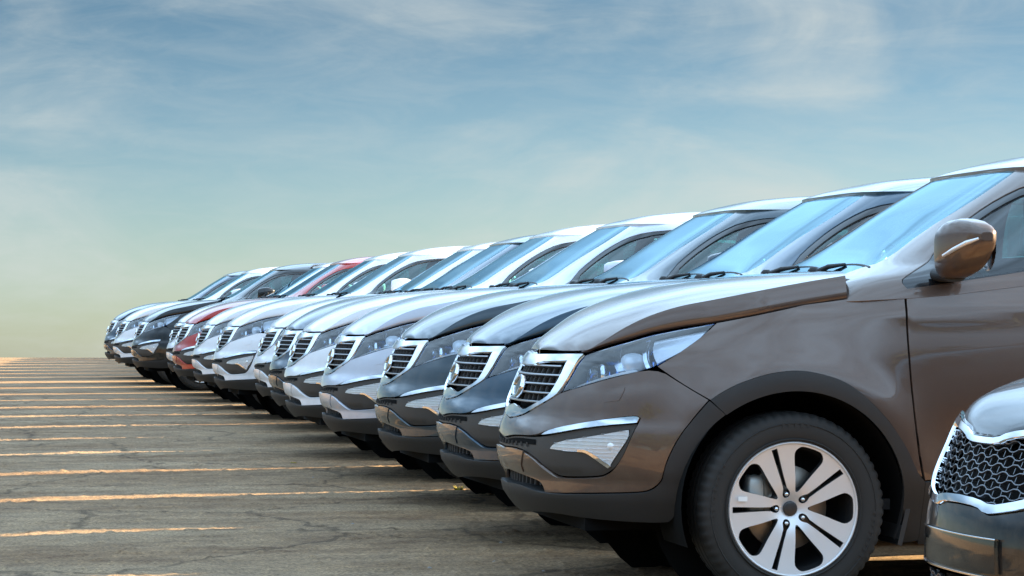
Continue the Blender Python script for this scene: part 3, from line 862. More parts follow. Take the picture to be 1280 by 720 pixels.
    # --- bonnet
    shut = [tuple(S.P(q, z)*[1, -1, 1]) for q, z in TR['bonnet_edge']] + [(.60, .868, 1.185)]
    shut[0] = (-.762, 0., .935)
    hts = [0, 0, .003, .012, .045, .062, .074, .080, .082, .083, .083, .083, .06]
    edge = [(x, y - h*.20, z + h) for (x, y, z), h in zip(shut, hts)]
    C = Cap(edge, [(-.762, .935), (-.745, .957), (-.70, .995), (-.63, 1.040), (-.53, 1.092), (-.4, 1.142), (-.2, 1.194), (0, 1.222), (.18, 1.238), (.37, 1.248), (.62, 1.255)], p=4, k2=.45)
    tip = -.7615
    xr = lambda t: .335 - .115*np.abs(t)**2.2
    bon = cap_mesh(C, lambda t: tip + 0*t, xr, 60, 45, pw=2.0, lip=0)
    # the flank under the bonnet's crease, down to the shut line
    sy, sz = pchip([q[0] for q in shut], [q[1] for q in shut]), pchip([q[0] for q in shut], [q[2] for q in shut])
    xs = np.linspace(-.69, .220, 60)
    V = np.zeros((7, 60, 3))
    for i, t in enumerate((-.22, 0, .25, .5, .75, .92, 1.)):
        if t < 0: y = sy(xs) - .012; z = sz(xs) - .006
        else:
            y = sy(xs) + (C.ye(xs) - sy(xs))*(.55*t + .45*t**3); z = sz(xs) + .003 + (C.ze(xs) - sz(xs) - .003)*t
        V[i] = np.stack([xs, -y, z], -1)
    fk = grid_md(V)
    bon.add(fk).add(fk.mirror())
    W = np.stack([bon.v[:45], bon.v[:45] - np.array([0, 0, .018])], 0)
    bon.add(grid_md(W, flip=True))
    P_('bonnet', bon.move((0, 0, .001)))
    cw = cap_mesh(C, lambda t: xr(t) + .006, lambda t: .62 + 0*t, 10, 25, pw=1, lip=0)
    cw.v[:, 1] *= .84
    mk('cowl', cw.move((0, 0, -.020)), M['plastic'], root)
    # --- fenders and cladding
    fend = TR['fender'] + TR['arch_out'][:-2][::-1] + [TR['fender_seam'][1]]
    pair('fender', region(S, fend, gap=G, th=.016, res=.03), None)
    op = [(q_of_x(S, x, z), z) for x, z in arc(0, .37, .425, -18, 127.5, 26)]
    clad = TR['arch_out'][:-1] + [(QC + .50 - x0, .455), (QC + .50 - x0, .235), (QC + .44 - x0, .225)] + op
    pair('arch_cladding', region(S, clad, off=.010, th=.028, gap=.001, res=.03), M['plastic'])
    # --- doors, sill, rear
    X = lambda pts: XQ(pts, S, x0)
    belt = lambda x: 1.163 + .145*(x - .44) if x < 1.5 else 1.317 + .05*(x-1.5)
    fd = TR['door_edge'] + X([(.60, .466), (1.0, .466), (1.42, .466), (1.425, .9), (1.42, belt(1.42))] + [(x, belt(x)) for x in (1.2, 1.0, .8, .6, .5)])
    pair('front_door', region(S, fd, gap=G, th=.016, res=.04), None)
    ro = arc(2.64, .37, .50, 170, 128, 8)
    rd = X([(1.43, .466), (2.14, .466)] + ro + [(2.36, .9), (2.38, 1.1), (2.37, belt(2.37)), (2.0, belt(2.0)), (1.7, belt(1.7)), (1.43, belt(1.43)), (1.435, .9)])
    pair('rear_door', region(S, rd, gap=G, th=.016, res=.04), None)
    pair('sill', region(S, X([(.50, .455), (.62, .462), (2.12, .462), (2.16, .25), (2.1, .22), (.50, .22)]), off=.008, th=.02, gap=.001, res=.05), M['plastic'])
    QX = lambda pts: [(q_of_x(S, x, z), z) for x, z in pts]
    qe = S.qmax
    qp = QX(arc(2.64, .37, .50, 126, 20, 14) + [(3.15, .56)]) + [(qe - 1.0, .60), (qe - .70, .62), (qe - .70, 1.0), (qe - .70, 1.36)] + QX([(3.0, 1.365), (2.7, 1.363), (2.39, 1.36), (2.395, 1.1), (2.37, .9)])
    pair('quarter_panel', region(S, qp, gap=G, th=.016, res=.04), None)
    P_('tailgate', region(S, [(qe - .69, .63), (qe, .63), (qe, 1.37), (qe - .69, 1.37)], gap=G, th=.016, res=.04).both())
    rb = QX(arc(2.64, .37, .50, 18, -6, 4)) + [(qe - 1.0, .33), (qe - .5, .30), (qe, .30), (qe, .62), (qe - .70, .61), (qe - 1.0, .59)] + QX([(3.16, .55)])
    P_('rear_bumper', region(S, rb, gap=G, th=.016, res=.04).both())
    rc = QX(arc(2.64, .37, .425, 200, -20, 34)) + QX([(3.10, .24), (3.12, .33)]) + QX(arc(2.64, .37, .497, -2, 170, 26)) + X([(2.13, .46), (2.16, .25)])
    pair('arch_cladding', region(S, rc, off=.010, th=.028, res=.03, rnd=1), M['plastic'])
    pair('tail_lamp', region(S, [(qe - 1.0, 1.02), (qe - .62, .98), (qe - .55, 1.12), (qe - .70, 1.2), (qe - .98, 1.16)], off=.006, th=.02, res=.04), M['red'])
    for x in (1.22, 2.14):
        for sg in (-1, 1):
            p = S.P(QC + x - x0, 1.02); n = S.N(np.array(QC + x - x0), np.array(1.02))
            pth = [p + n*.0 + np.array([-.09, 0, 0]), p + n*.03 + np.array([-.075, 0, .002]), p + n*.034, p + n*.03 + np.array([.075, 0, .002]), p + np.array([.09, 0, 0])]
            m = tube(pth, .011, 8)
            P_('door_handle', m if sg < 0 else m.mirror())
    # --- inner shell, floor, wheel wells
    big = [(0, .24), (0, 1.0), (.5, 1.0), (.75, 1.05), (1.3, 1.10), (1.7, 1.14), (QC + .5, 1.16), (QC + 1.5, 1.28), (QC + 2.4, 1.33), (qe, 1.34), (qe, .32), (QC + 3.1, .24)]
    hh = [QX(arc(0, .37, .44, 0, 354, 59)), QX(arc(2.64, .37, .44, 0, 354, 59))]
    sh = region(S, big, hh, off=-.105, th=0, res=.07, rnd=0)
    mk('inner_shell', sh.both(), M['void'], root)
    # close the panel gaps with a dark backing just under the skin of the flanks
    fl = [(1.02, .80), (1.02, 1.02), (1.3, 1.08), (1.7, 1.125), (QC + .5, 1.15), (QC + 1.5, 1.28), (QC + 2.4, 1.33), (qe, 1.34), (qe, .36), (QC + 3.0, .30), (QC + 2.1, .24), (QC + .5, .24), (QC + .43, .3)] + \
         [(q_of_x(S, x, z), z) for x, z in arc(0, .37, .44, -5, 118, 20)]
    mk('flank_backing', region(S, fl, [QX(arc(2.64, .37, .44, 0, 354, 59))], off=-.014, th=0, res=.07, rnd=0).both(), M['void'], root)
    fr = [(0, .47), (0, .55), (.24, .55), (.34, .57), (.45, .62), (.45, .60), (.40, .50), (.36, .47)]
    mk('floor_pan', box((1.25, 0, .30), (3.9, 1.05, .08)).add(box((1.32, 0, .29), (1.65, 1.66, .06))).add(box((-.45, 0, .37), (.30, .9, .10))), M['void'], root)
    mk('engine_bay', box((-.1, 0, .62), (.95, 1.02, .6)), M['void'], root)
    for cx in (0, 2.64):
        for sg in (-1, 1):
            aa = np.linspace(R(-20), R(200), 34)
            V = np.zeros((4, 34, 3))
            for i, y in enumerate((.90, .86, .56, .50)):
                r = .428 if i < 3 else .30
                V[i] = np.stack([cx + r*np.cos(aa), 0*aa + sg*y, .37 + r*np.sin(aa)], -1)
            m = grid_md(V, flip=sg > 0)
            m.add(lathe([(sg*.505, .0), (sg*.505, .44)], 32, c=(cx, 0, .37)))
            mk('wheel_well', m, M['void'], root)
            # mud flap behind each wheel
            mk('mud_flap', box((cx + .435, sg*.80, .315), (.018, .20, .20), rot=[[.97, 0, .24], [0, 1, 0], [-.24, 0, .97]]), M['plastic'], root)
            mk('spring_strut', tube([(cx + .02, sg*.60, .37), (cx + .06, sg*.52, .80)], .035, 10), M['void'], root)
            mk('lower_arm', tube([(cx, sg*.70, .30), (cx + .1, sg*.35, .28)], .028, 8), M['plastic'], root)
    for cx in (0, 2.64):
        make_wheel(root, (cx, -.792, .358))
        make_wheel(root, (cx, .792, .358), mirror=True)
    # --- greenhouse
    XT = lambda pts: [(q_of_x(T, x, z), z) for x, z in pts]
    te = T.qmax
    roof_edge = XT([(3.02, 1.60), (2.7, 1.63), (2.4, 1.645), (1.9, 1.655), (1.5, 1.655), (1.25, 1.652)]) + [(.68, 1.650), (.60, 1.653), (.42, 1.655), (.2, 1.658), (0, 1.659)]
    ws = [(0, 1.17), (.508, 1.17), (.508, 1.22)] + TR['ws'][4:]
    frame = [(.520, 1.25), (.512, 1.22), (.512, 1.12), (.72, 1.12)] + XT([(.55, 1.14), (.8, 1.17), (1.42, 1.25), (2.4, 1.31), (2.9, 1.32)]) + [(te - .7, 1.33), (te, 1.33), (te, 1.61), (te - .6, 1.61)] + roof_edge + \
            [(0, 1.652)] + TR["ws"][::-1][1:9]
    sail, wt, gl = TR['sail'], TR['win_top'], TR['glass']
    dlo = [sail[0], sail[1]] + wt[1:] + XT([(1.2, 1.607), (1.5, 1.618), (2.0, 1.612), (2.45, 1.585), (2.75, 1.535), (2.90, 1.48), (2.88, 1.44), (2.4, 1.375), (1.42, 1.312), (1.0, 1.25), (.6, 1.19)]) + [sail[3]]
    P_('roof_frame', region(T, frame, [dlo], off=0, th=.012, res=.03, rnd=1).both())
    panes = [gl[:1] + gl[1:] + XT([(1.2, 1.588), (1.40, 1.597), (1.42, 1.32), (1.0, 1.257), (.75, 1.220)]),
             XT([(1.52, 1.600), (2.0, 1.595), (2.26, 1.578), (2.31, 1.385), (1.9, 1.352), (1.52, 1.33)]),
             XT([(2.345, 1.570), (2.5, 1.555), (2.7, 1.52), (2.80, 1.475), (2.78, 1.445), (2.395, 1.395)])]
    pair('window_frame', region(T, dlo, panes, off=-.004, th=.012, gap=.001, res=.035, rnd=1), M['gloss'])
    for p in panes: pair('side_window', region(T, p, off=-.010, th=.003, gap=-.002, res=.06, rnd=1), M['sideglass'])
    mk('windscreen', region(T, ws, off=-.004, th=.004, gap=.001, res=.04, rnd=1).both(), M['wsglass'], root)
    # black ceramic band round the glass
    mk('rear_window', region(T, [(te - .62, 1.38), (te, 1.38), (te, 1.56), (te - .60, 1.56)], off=.004, th=.006, res=.05).both(), M['gloss'], root)
    redge = [(1.030, 0., 1.652)] + [tuple(T.P(q, z)*[1, -1, 1]) for q, z in [(.2, 1.658), (.42, 1.655), (.60, 1.653), (.68, 1.651)]]
    redge = [(1.030, 0., 1.655), (1.036, .35, 1.655), (1.05, .47, 1.653), (1.10, .55, 1.652), (1.25, .60, 1.652), (1.5, .61, 1.655), (1.9, .615, 1.655), (2.4, .61, 1.645), (2.7, .60, 1.63), (3.02, .57, 1.60), (3.2, .53, 1.585)]
    RC = Cap(redge, [(1.030, 1.655), (1.06, 1.672), (1.15, 1.699), (1.3, 1.727), (1.6, 1.751), (2.0, 1.757), (2.5, 1.735), (3.0, 1.672), (3.2, 1.635)], p=4, k2=.4)
    P_('roof', cap_mesh(RC, lambda t: 1.031 + 0*t, lambda t: 3.19 - .05*t*t, 50, 35, pw=1.6, lip=.03))
    for sg in (-1, 1):
        ys = .545
        pth = [(1.50, sg*ys, float(RC.Z(1.50, ys)) - .005), (1.56, sg*(ys+.005), float(RC.Z(1.56, ys)) + .032)] + \
              [(x, sg*(ys+.008), float(RC.Z(x, ys)) + .042) for x in (1.7, 2.0, 2.3, 2.6)] + [(2.80, sg*ys, float(RC.Z(2.8, ys)) + .03), (2.88, sg*ys, float(RC.Z(2.88, ys)) - .005)]
        mk('roof_rail', tube(pth, .016, 8), M['satin'], root)
    mk('roof_antenna', blob((2.75, 0, float(RC.Z(2.75, 0)) + .02), (.07, .018, .045), 2.2, 16, 10), M['gloss'], root)
    # --- wipers
    for (a, b) in (((.30, .62), (.40, -.05)), ((.31, -.02), (.43, -.60))):
        wp = empty('wiper', (0, 0, 0), root)
        ya, yb = a[1], b[1]
        L = []
        for t in np.linspace(0, 1, 10):
            y = ya + (yb - ya)*t; z = 1.262 + .016*math.sin(math.pi*t)
            x = float(np.interp(z, [1.235, 1.30], [.385, .485])) - .022
            L.append((x - .004, y, z - .012))
        mk('wiper_blade', tube(L, .007, 6, sy=1.4), M['plastic'], wp)
        p0 = (.345, ya - .12*np.sign(ya - yb), 1.243); pm = np.array(L[4]) + np.array([-.012, 0, .006])
        mk('wiper_arm', tube([p0, (np.array(p0) + pm)/2 + np.array([-.012, 0, .006]), pm], [.014, .010, .006], 8), M['plastic'], wp)
        mk('wiper_pivot', lathe([(1.215, .024), (1.250, .024), (1.262, .014), (1.263, .0001)], 14, axis='z', c=(.335, ya - .10*np.sign(ya - yb), 0)), M['plastic'], wp)
    # --- mirrors
    for sg in (1, -1):
        e = empty('door_mirror', (0, 0, 0), root)
        f = (lambda m: m) if sg == 1 else (lambda m: m.mirror())
        secs = []
        for (y, xa, xb, za, zb) in ((-.926, .552, .64, 1.235, 1.375), (-.930, .535, .655, 1.215, 1.400), (-.950, .528, .672, 1.205, 1.412), (-1.0, .530, .690, 1.212, 1.424), (-1.05, .543, .700, 1.232, 1.428), (-1.09, .562, .703, 1.262, 1.420), (-1.125, .588, .70, 1.300, 1.405), (-1.142, .61, .695, 1.325, 1.39), (-1.148, .635, .68, 1.345, 1.375)):
            secs.append(se_section((xa+xb)/2, y, (za+zb)/2, (xb-xa)/2, (zb-za)/2, 3.2, 32))
        if sg == -1:    # the off-side mirror is folded back along the door, as in a tight row
            FM = Matrix.Translation((.76, .915, -.02)) @ Matrix.Rotation(R(-76), 4, 'Z') @ Matrix.Translation((-.615, -.925, 0))
            g_ = lambda m: m.mirror().xf(FM)
        else: g_ = lambda m: m
        h = mk('mirror_housing', g_(loftmd(secs)), PAINT, e); painted.append(h)
        mk('mirror_indicator', g_(tube([(.534, -1.03, 1.290), (.553, -1.082, 1.312), (.586, -1.127, 1.337), (.625, -1.148, 1.352)], [.007, .009, .009, .005], 8)), M['amber'], e)
        gl_ = lathe([(0, .0001), (0, .085)], 28, axis='x').xf(Matrix.Translation((.7035, -1.035, 1.32)))
        mk('mirror_glass', g_(gl_), M['mirror'], e)
        mk('mirror_foot', f(loftmd([se_section(.60, -.86, 1.225, .055, .028, 2.5, 16), se_section(.60, -.91, 1.222, .05, .026, 2.5, 16), se_section(.605, -.965, 1.225, .045, .03, 2.5, 16)])), M['plastic'], e)
    # --- cabin
    for y in (-.38, .38):
        s = empty('seat', (1.32, y, .30), root)
        mk('seat_cushion', blob((0, 0, .26), (.27, .25, .11), 3.5), M['seat'], s)
        mk('seat_back', blob((0, 0, 0), (.10, .25, .34), 3.2).xf(Matrix.Translation((.30, 0, .60)) @ Matrix.Rotation(R(14), 4, 'Y')), M['film'], s)
        mk('headrest', blob((.40, 0, 1.06), (.06, .14, .10), 2.8), M['film'], s)
    mk('rear_bench', blob((2.35, 0, .62), (.28, .62, .12), 4).add(blob((2.62, 0, .95), (.10, .62, .36), 4)), M['seat'], root)
    mk('dashboard', blob((.68, 0, 1.05), (.25, .74, .135), 3.5), M['cabin'], root)
    st = lathe([(-.012, .175), (0, .187), (.012, .175), (0, .163), (-.012, .175)], 32, axis='x').add(box((0, 0, 0), (.02, .32, .05)))
    mk('steering_wheel', st.xf(Matrix.Translation((.98, -.38, 1.10)) @ Matrix.Rotation(R(-24), 4, 'Y')), M['cabin'], root)
    mk('cabin_floor', box((1.6, 0, .36), (2.6, 1.5, .04)), M['cabin'], root)
    return root, painted

def copy_tree(o, parent=None):
    c = o.copy(); COL.objects.link(c)
    if parent is not None: c.parent = parent
    for ch in list(o.children): copy_tree(ch, c)
    return c
def repaint(o, m):
    if o.type == 'MESH' and o.data.materials and o.data.materials[0] == PAINT:
        o.material_slots[0].link = 'OBJECT'; o.material_slots[0].material = m
    for ch in o.children: repaint(ch, m)

PT = dict(
    bronze=paint('paint_bronze', (.118, .079, .062), .5, .33),
    steel=paint('paint_steel_blue', (.026, .058, .092), .55, .32),
    graphite=paint('paint_graphite', (.042, .062, .078), .55, .32),
    silver=paint('paint_silver', (.54, .56, .63), .35, .35),
    white=paint('paint_white', (.80, .81, .84), 0., .4),
    navy=paint('paint_navy', (.018, .042, .075), .75, .30),
    red=paint('paint_red', (.40, .018, .010), .3, .36),
    black=paint('paint_black', (.004, .0045, .006), 0., .3),
)
SUVS = [  # x, y, paint, label
    (.01, 0, 'bronze', 'bronze brown crossover nearest the camera, its front wheel and mirror in full view'),
    (.14, 2.15, 'steel', 'dark steel blue crossover parked right beside the bronze brown one'),
    (.18, 4.42, 'graphite', 'dark graphite grey crossover between the steel blue one and the silver one'),
    (.17, 6.80, 'silver', 'silver crossover parked beside the graphite grey one'),
    (.21, 9.23, 'white', 'white crossover between the silver one and the navy blue one'),
    (.35, 11.50, 'navy', 'navy blue crossover mostly hidden between two white ones'),
    (.46, 13.78, 'white', 'white crossover set back a little, just beyond the navy blue one'),
    (.29, 16.16, 'white', 'white crossover showing its whole headlight, third white one counted towards the red one'),
    (.28, 18.61, 'white', 'white crossover directly beside the red one on its near side'),
    (.25, 21.17, 'red', 'red crossover, the only red one in the row'),
    (.35, 23.60, 'white', 'white crossover almost hidden between the red one and the black one'),
    (.05, 26.21, 'black', 'black crossover showing its whole headlight, beyond the red one'),
    (-.055, 29.0, 'white', 'white crossover beyond the black one, next to last of the row'),
    (-.04, 32.3, 'navy', 'dark blue crossover farthest away at the end of the row'),
]
proto, _ = build_suv()
for i, (x, y, pc, lab) in enumerate(SUVS):
    o = proto if i == 0 else copy_tree(proto)
    o.location = (x, y, 0)
    if i > 0: o.rotation_euler.z = R((.5, -.6, .4, -.3, .6, -.5, .3, -.7, .5, .2, -.4, .6, -.3)[i - 1])
    tag(o, lab, 'car', 'crossover cars parked in a row')
    repaint(o, PT[pc])
# a white balancing label still on a spoke of the nearest front wheel
w0 = [c for c in proto.children if c.name.startswith('wheel') and c.type == 'EMPTY' and abs(c.location.x) < .01 and c.location.y < 0][0]
mk('wheel_sticker', box((-.195, -.792*0 - .1115, .041), (.034, .002, .017)), M['sticker'], w0)
# most of the row has the near-side mirrors folded in as well
FL = Matrix.Translation((.76, -.915, -.02)) @ Matrix.Rotation(R(76), 4, 'Z') @ Matrix.Translation((-.615, .925, 0))
for o in [c for c in COL.objects if c.name.startswith('parked_car') and c.parent is None and c.location.y > 1 and c.location.y < 34]:
    for e in o.children:
        if e.name.startswith('door_mirror'):
            for ch in e.children:
                if ch.name.startswith(('mirror_housing', 'mirror_indicator', 'mirror_glass')) and ch.data.vertices[0].co.y < 0:
                    ch.matrix_local = FL

# unseen crossovers added past the row's last car to shade the lot's far end
def copy_some(o, names, parent=None):
    c = o.copy(); COL.objects.link(c)
    if parent is not None: c.parent = parent
    for ch in list(o.children):
        if ch.name.split('.')[0] in names: copy_some(ch, names, c)
    return c
SHELL = ('bonnet', 'front_bumper', 'lower_lip', 'fender', 'arch_cladding', 'front_door', 'rear_door', 'sill', 'quarter_panel', 'tailgate', 'rear_bumper', 'roof', 'roof_frame', 'window_frame',
         'side_window', 'windscreen', 'rear_window', 'flank_backing', 'floor_pan', 'wheel', 'tyre', 'rim', 'rim_barrel', 'headlight', 'lamp_housing', 'lens', 'grille', 'grille_frame', 'grille_backing')
for k in range(8):
    o = copy_some(proto, SHELL)
    o.location = (.72 + .20*k, 34.85 + 2.5*k, 0)
    tag(o, 'unseen crossover added to shade the far end of the lot', 'car', 'crossover cars parked in a row')
    repaint(o, PT[('white', 'silver', 'graphite', 'white')[k % 4]])
# ---------------------------------------------------------------- the black saloon
def build_sedan(pm):
    S, T = SED_LOW, SED_TOP
    root = empty('parked_saloon')
    x0 = S.x0; G = .0022
    def pair(name, md, m, parent=root): return mk(name, md, m, parent), mk(name, md.mirror(), m, parent)
    X = lambda pts: XQ(pts, S, x0)
    QX = lambda pts: [(q_of_x(S, x, z), z) for x, z in pts]
    out = [(0, .757), (.09, .758), (.14, .775), (.25, .787), (.40, .800), (.52, .806), (.545, .785), (.515, .715), (.45, .645), (.37, .605), (.30, .590), (.22, .578), (.17, .573), (.12, .588), (0, .590)]
    inn = [(0, .743), (.095, .744), (.145, .760), (.25, .772), (.40, .784), (.485, .788), (.495, .765), (.465, .705), (.405, .650), (.33, .619), (.27, .606), (.19, .594), (.12, .606), (0, .609)]
    lowi = [(0, .405), (.45, .40), (.60, .375), (.52, .265), (.3, .245), (0, .24)]
    plate = [(0, .511), (.245, .511), (.252, .427), (0, .427)]
    hl = [(.56, .79), (.62, .815), (.80, .845), (1.0, .868), (1.12, .872), (1.05, .80), (.90, .735), (.72, .70), (.585, .695), (.545, .72)]
    bedge = [(0, .763), (.085, .764), (.14, .781), (.25, .793), (.40, .806), (.53, .812), (.62, .826), (.80, .853), (1.0, .876), (1.13, .884), (1.35, .905), (QC + .2, .925), (QC + .55, .955)]
    # front skin: from under the chrome and the lamps down to the lip
    skin = [(0, .587), (.12, .585), (.17, .569), (.22, .574), (.30, .586), (.37, .601), (.455, .642), (.52, .712), (.54, .715), (.585, .690), (.72, .695), (.90, .730), (1.0, .77), (1.03, .70)] + \
        QX([(-.40, .60)]) + QX(arc(0, .33, .395, 150, 183, 5)) + [(1.0, .22), (.7, .20), (.3, .19), (0, .19), (0, .232), (.3, .238), (.53, .258), (.61, .375), (.46, .408), (0, .412)]
    mk('front_bumper', region(S, skin, gap=.001, th=.016, res=.03).both(), pm, root)
    gr = empty('grille', (0, 0, 0), root)
    mk('grille_frame', region(S, out + inn[::-1], off=.010, th=.035, res=.016, rnd=1).both(), M['chrome'], gr)
    mk('grille_backing', region(S, inn, off=-.05, th=-.05, res=.03).both(), M['void'], gr)
    P2 = np.array(inn + [(-q, z) for q, z in inn[::-1]])
    def rows(poly, z0, z1, dz, par, mm, nm, off):
        k = 0; z = z0
        while z < z1:
            # square-edged wave, as the pressed bars of the mesh run
            pts = []; ph = k % 2
            for i, q in enumerate(np.arange(-.62, .62, .0075)):
                t = (q/.084 + .5*ph) % 1
                w = min(1, max(-1, 4*(abs(2*t - 1) - .5)))
                pts.append((q, z + .0042*w))
            ok = inside(np.array(pts), poly)
            run = [p for p, o in zip(pts, ok) if o]
            if len(run) > 4:
                mk(nm + '_bar', ribbon(S, run, .0016, off, .010, .02), mm, par)
            # uprights
            for q in np.arange(-.588, .6, .042):
                c = np.array([(q + (.021 if ph else 0), z + dz/2)])
                if inside(c, poly)[0] and inside(c + np.array([[0, dz*.6]]), poly)[0] and inside(c - np.array([[0, dz*.6]]), poly)[0]:
                    q_ = c[0, 0]
                    zz = np.array([z + .002, z + dz - .002]); V_ = np.stack([S.PO(q_ + w_ + 0*zz, zz, off - .004 + 0*zz) for w_ in (-.0014, .0014)], 0)
                    UP.add(grid_md(V_))
            z += dz; k += 1
    UP = MD()
    rows(P2, .600, .790, .0195, gr, M['meshbar'], 'mesh', -.006)
    mk('mesh_uprights', UP, M['meshbar'], gr)['kind'] = 'stuff'
    lo = empty('lower_grille', (0, 0, 0), root)
    mk('grille_backing', region(S, lowi, off=-.05, th=-.05, res=.04).both(), M['void'], lo)
    P3 = np.array(lowi + [(-q, z) for q, z in lowi[::-1]])
    UP = MD()
    rows(P3, .255, .40, .0215, lo, M['meshbar'], 'mesh', -.008)
    mk('mesh_uprights', UP, M['meshbar'], lo)['kind'] = 'stuff'
    pm_ = mk('plate_mount', region(S, plate, off=.012, th=.02, res=.03, rnd=0).both(), M['gloss'], root)
    mk('plate_rim', ribbon(S, [(-.25, .513), (0, .513), (.25, .513)], .002, .015, .012), M['chrome'], pm_)
    mk('bumper_bead', ribbon(S, [(-.46, .416), (-.2, .416), (0, .416), (.2, .416), (.46, .414)], .003, .006, .012), M['chrome'], root)
    for f in ((lambda m: m), (lambda m: m.mirror())):
        e = empty('headlight', (0, 0, 0), root)
        mk('lamp_housing', f(region(S, hl, off=-.08, th=-.075, res=.03)), M['lamp_skyblue'], e)
        c = S.PO(np.array(.66), np.array(.755), np.array(-.05)); mk('projector', f(blob(c, (.04, .04, .04), 2, 20, 12)), M['lens'], e)
        c = S.PO(np.array(.84), np.array(.795), np.array(-.05)); mk('reflector_bowl', f(blob(c, (.05, .05, .04), 2.3, 20, 12)), M['reflector'], e)
        mk('lens', f(region(S, hl, off=-.002, th=.004, res=.03, gap=.002)), M['lens'], e)
        e = empty('fog_lamp', (0, 0, 0), root)
        fg = [(.66, .36), (.80, .37), (.84, .33), (.78, .28), (.66, .28)]
        mk('lamp_bowl', f(region(S, fg, off=.002, th=.006, res=.03)), M['gloss'], e)
        mk('lens', f(blob(S.PO(np.array(.74), np.array(.325), np.array(.0)), (.035, .035, .035), 2, 20, 12)), M['bulb'], e)
    edge = [tuple(S.P(q, z)*[1, -1, 1]) for q, z in bedge]
    edge[0] = (edge[0][0] - .001, 0., edge[0][2]); ex = []
    for p in edge:
        if not ex or p[0] > ex[-1][0] + .0008: ex.append(p)
    xt = ex[0][0]
    C = Cap(ex, [(xt, ex[0][2]), (xt + .02, .790), (xt + .06, .822), (xt + .13, .860), (xt + .25, .900), (xt + .45, .942), (xt + .75, .978), (xt + 1.1, 1.0), (.62, 1.02)], p=8, k2=.25)
    xr = lambda t: .50 - .10*np.abs(t)**2
    mk('bonnet', cap_mesh(C, lambda t: xt + .0005 + 0*t, xr, 60, 45, pw=2.0, lip=.018), pm, root)
    mk('cowl', cap_mesh(C, lambda t: xr(t) + .006, lambda t: .64 + 0*t, 8, 20, pw=1, lip=0).move((0, 0, -.014)), M['plastic'], root)
    op = [(q_of_x(S, x, z), z) for x, z in arc(0, .33, .375, -20, 200, 40)]
    fend = [(1.005, .772), (1.06, .80), (1.13, .875), (1.13, .881), (1.35, .902), (QC + .2, .922), (QC + .40, .94)] + X([(.48, .90), (.47, .6), (.50, .26), (.40, .24)]) + QX(arc(0, .33, .375, -8, 150, 26)) + QX([(-.385, .60)]) + [(1.035, .70)]
    pair('fender', region(S, fend, gap=.001, th=.016, res=.03), pm)
    belt = lambda x: .945 + .03*(x - .45)
    pair('front_door', region(S, X([(.485, .90), (.475, .6), (.505, .26), (1.5, .26), (1.5, belt(1.5)), (1.0, belt(1.0)), (.48, belt(.48))]), gap=G, th=.016, res=.04), pm)
    pair('rear_door', region(S, X([(1.51, .26), (2.28, .26)] + arc(2.79, .33, .45, 175, 130, 6) + [(2.55, .8), (2.56, belt(2.56)), (1.51, belt(1.51))]), gap=G, th=.016, res=.04), pm)
    qe = S.qmax
    qp = QX(arc(2.79, .33, .375, 195, -10, 30)) + QX([(3.3, .26)]) + [(qe - .7, .26), (qe, .25), (qe, .95), (qe - .6, .95)] + QX([(3.3, 1.0), (2.57, belt(2.57)), (2.56, .8)]) + QX(arc(2.79, .33, .45, 130, 172, 6)) + QX([(2.30, .27)])
    mk('rear_body', region(S, qp, th=.016, res=.04, rnd=1).both(), pm, root)
    pair('tail_lamp', region(S, [(qe - 1.0, .78), (qe - .55, .76), (qe - .5, .86), (qe - .98, .90)], off=.006, th=.02, res=.04), M['red'])
    # greenhouse
    XT = lambda pts: [(q_of_x(T, x, z), z) for x, z in pts]
    te = T.qmax
    ws = [(0, .95), (.62, .95), (.70, 1.05), (.74, 1.2), (.72, 1.36), (.6, 1.385), (0, 1.392)]
    dlo = XT([(.85, .985), (1.05, 1.12), (1.3, 1.27), (1.6, 1.335), (2.1, 1.325), (2.5, 1.23), (2.75, 1.10), (2.7, 1.03), (1.8, .995)])
    fr = [(.625, .95), (.9, .92)] + XT([(1.2, .92), (2.4, .95), (3.0, .98)]) + [(te, .98), (te, 1.38), (te - .7, 1.38)] + XT([(2.0, 1.40), (1.6, 1.40)]) + [(.75, 1.395), (.6, 1.398), (0, 1.402), (0, 1.393), (.6, 1.386), (.721, 1.361), (.741, 1.2), (.701, 1.05)]
    mk('roof_frame', region(T, fr, [dlo], th=.012, res=.04, rnd=1).both(), pm, root)
    pair('side_window', region(T, dlo, off=-.006, th=.004, res=.05, rnd=1), M['sideglass'])
    mk('windscreen', region(T, ws, off=-.004, th=.004, res=.05, rnd=1).both(), M['wsglass'], root)
    mk('rear_window', region(T, [(te - .7, 1.02), (te, 1.02), (te, 1.34), (te - .62, 1.34)], off=.004, th=.006, res=.05).both(), M['gloss'], root)
    e2 = [(1.43, 0., 1.40), (1.445, .35, 1.40), (1.48, .47, 1.40), (1.6, .53, 1.40), (2.0, .55, 1.40), (2.4, .52, 1.375), (2.6, .48, 1.35)]
    RC = Cap(e2, [(1.43, 1.40), (1.5, 1.425), (1.7, 1.45), (2.0, 1.457), (2.3, 1.445), (2.6, 1.40)], p=4, k2=.4)
    mk('roof', cap_mesh(RC, lambda t: 1.432 + 0*t, lambda t: 2.59 + 0*t, 30, 25, pw=1.5, lip=.03), pm, root)
    mk('boot_lid', region(S, [(qe - .62, .96), (qe, .96), (qe, 1.02), (qe - .62, 1.02)], th=.01, res=.05).both(), pm, root)
    big = [(0, .20), (0, .72), (.5, .76), (1.2, .86), (1.8, .90), (QC + 2.4, .95), (qe, .92), (qe, .26), (QC + 3.2, .2)]
    hh = [QX(arc(0, .33, .39, 0, 354, 59)), QX(arc(2.79, .33, .39, 0, 354, 59))]
    mk('inner_shell', region(S, big, hh, off=-.10, th=0, res=.08, rnd=0).both(), M['void'], root)
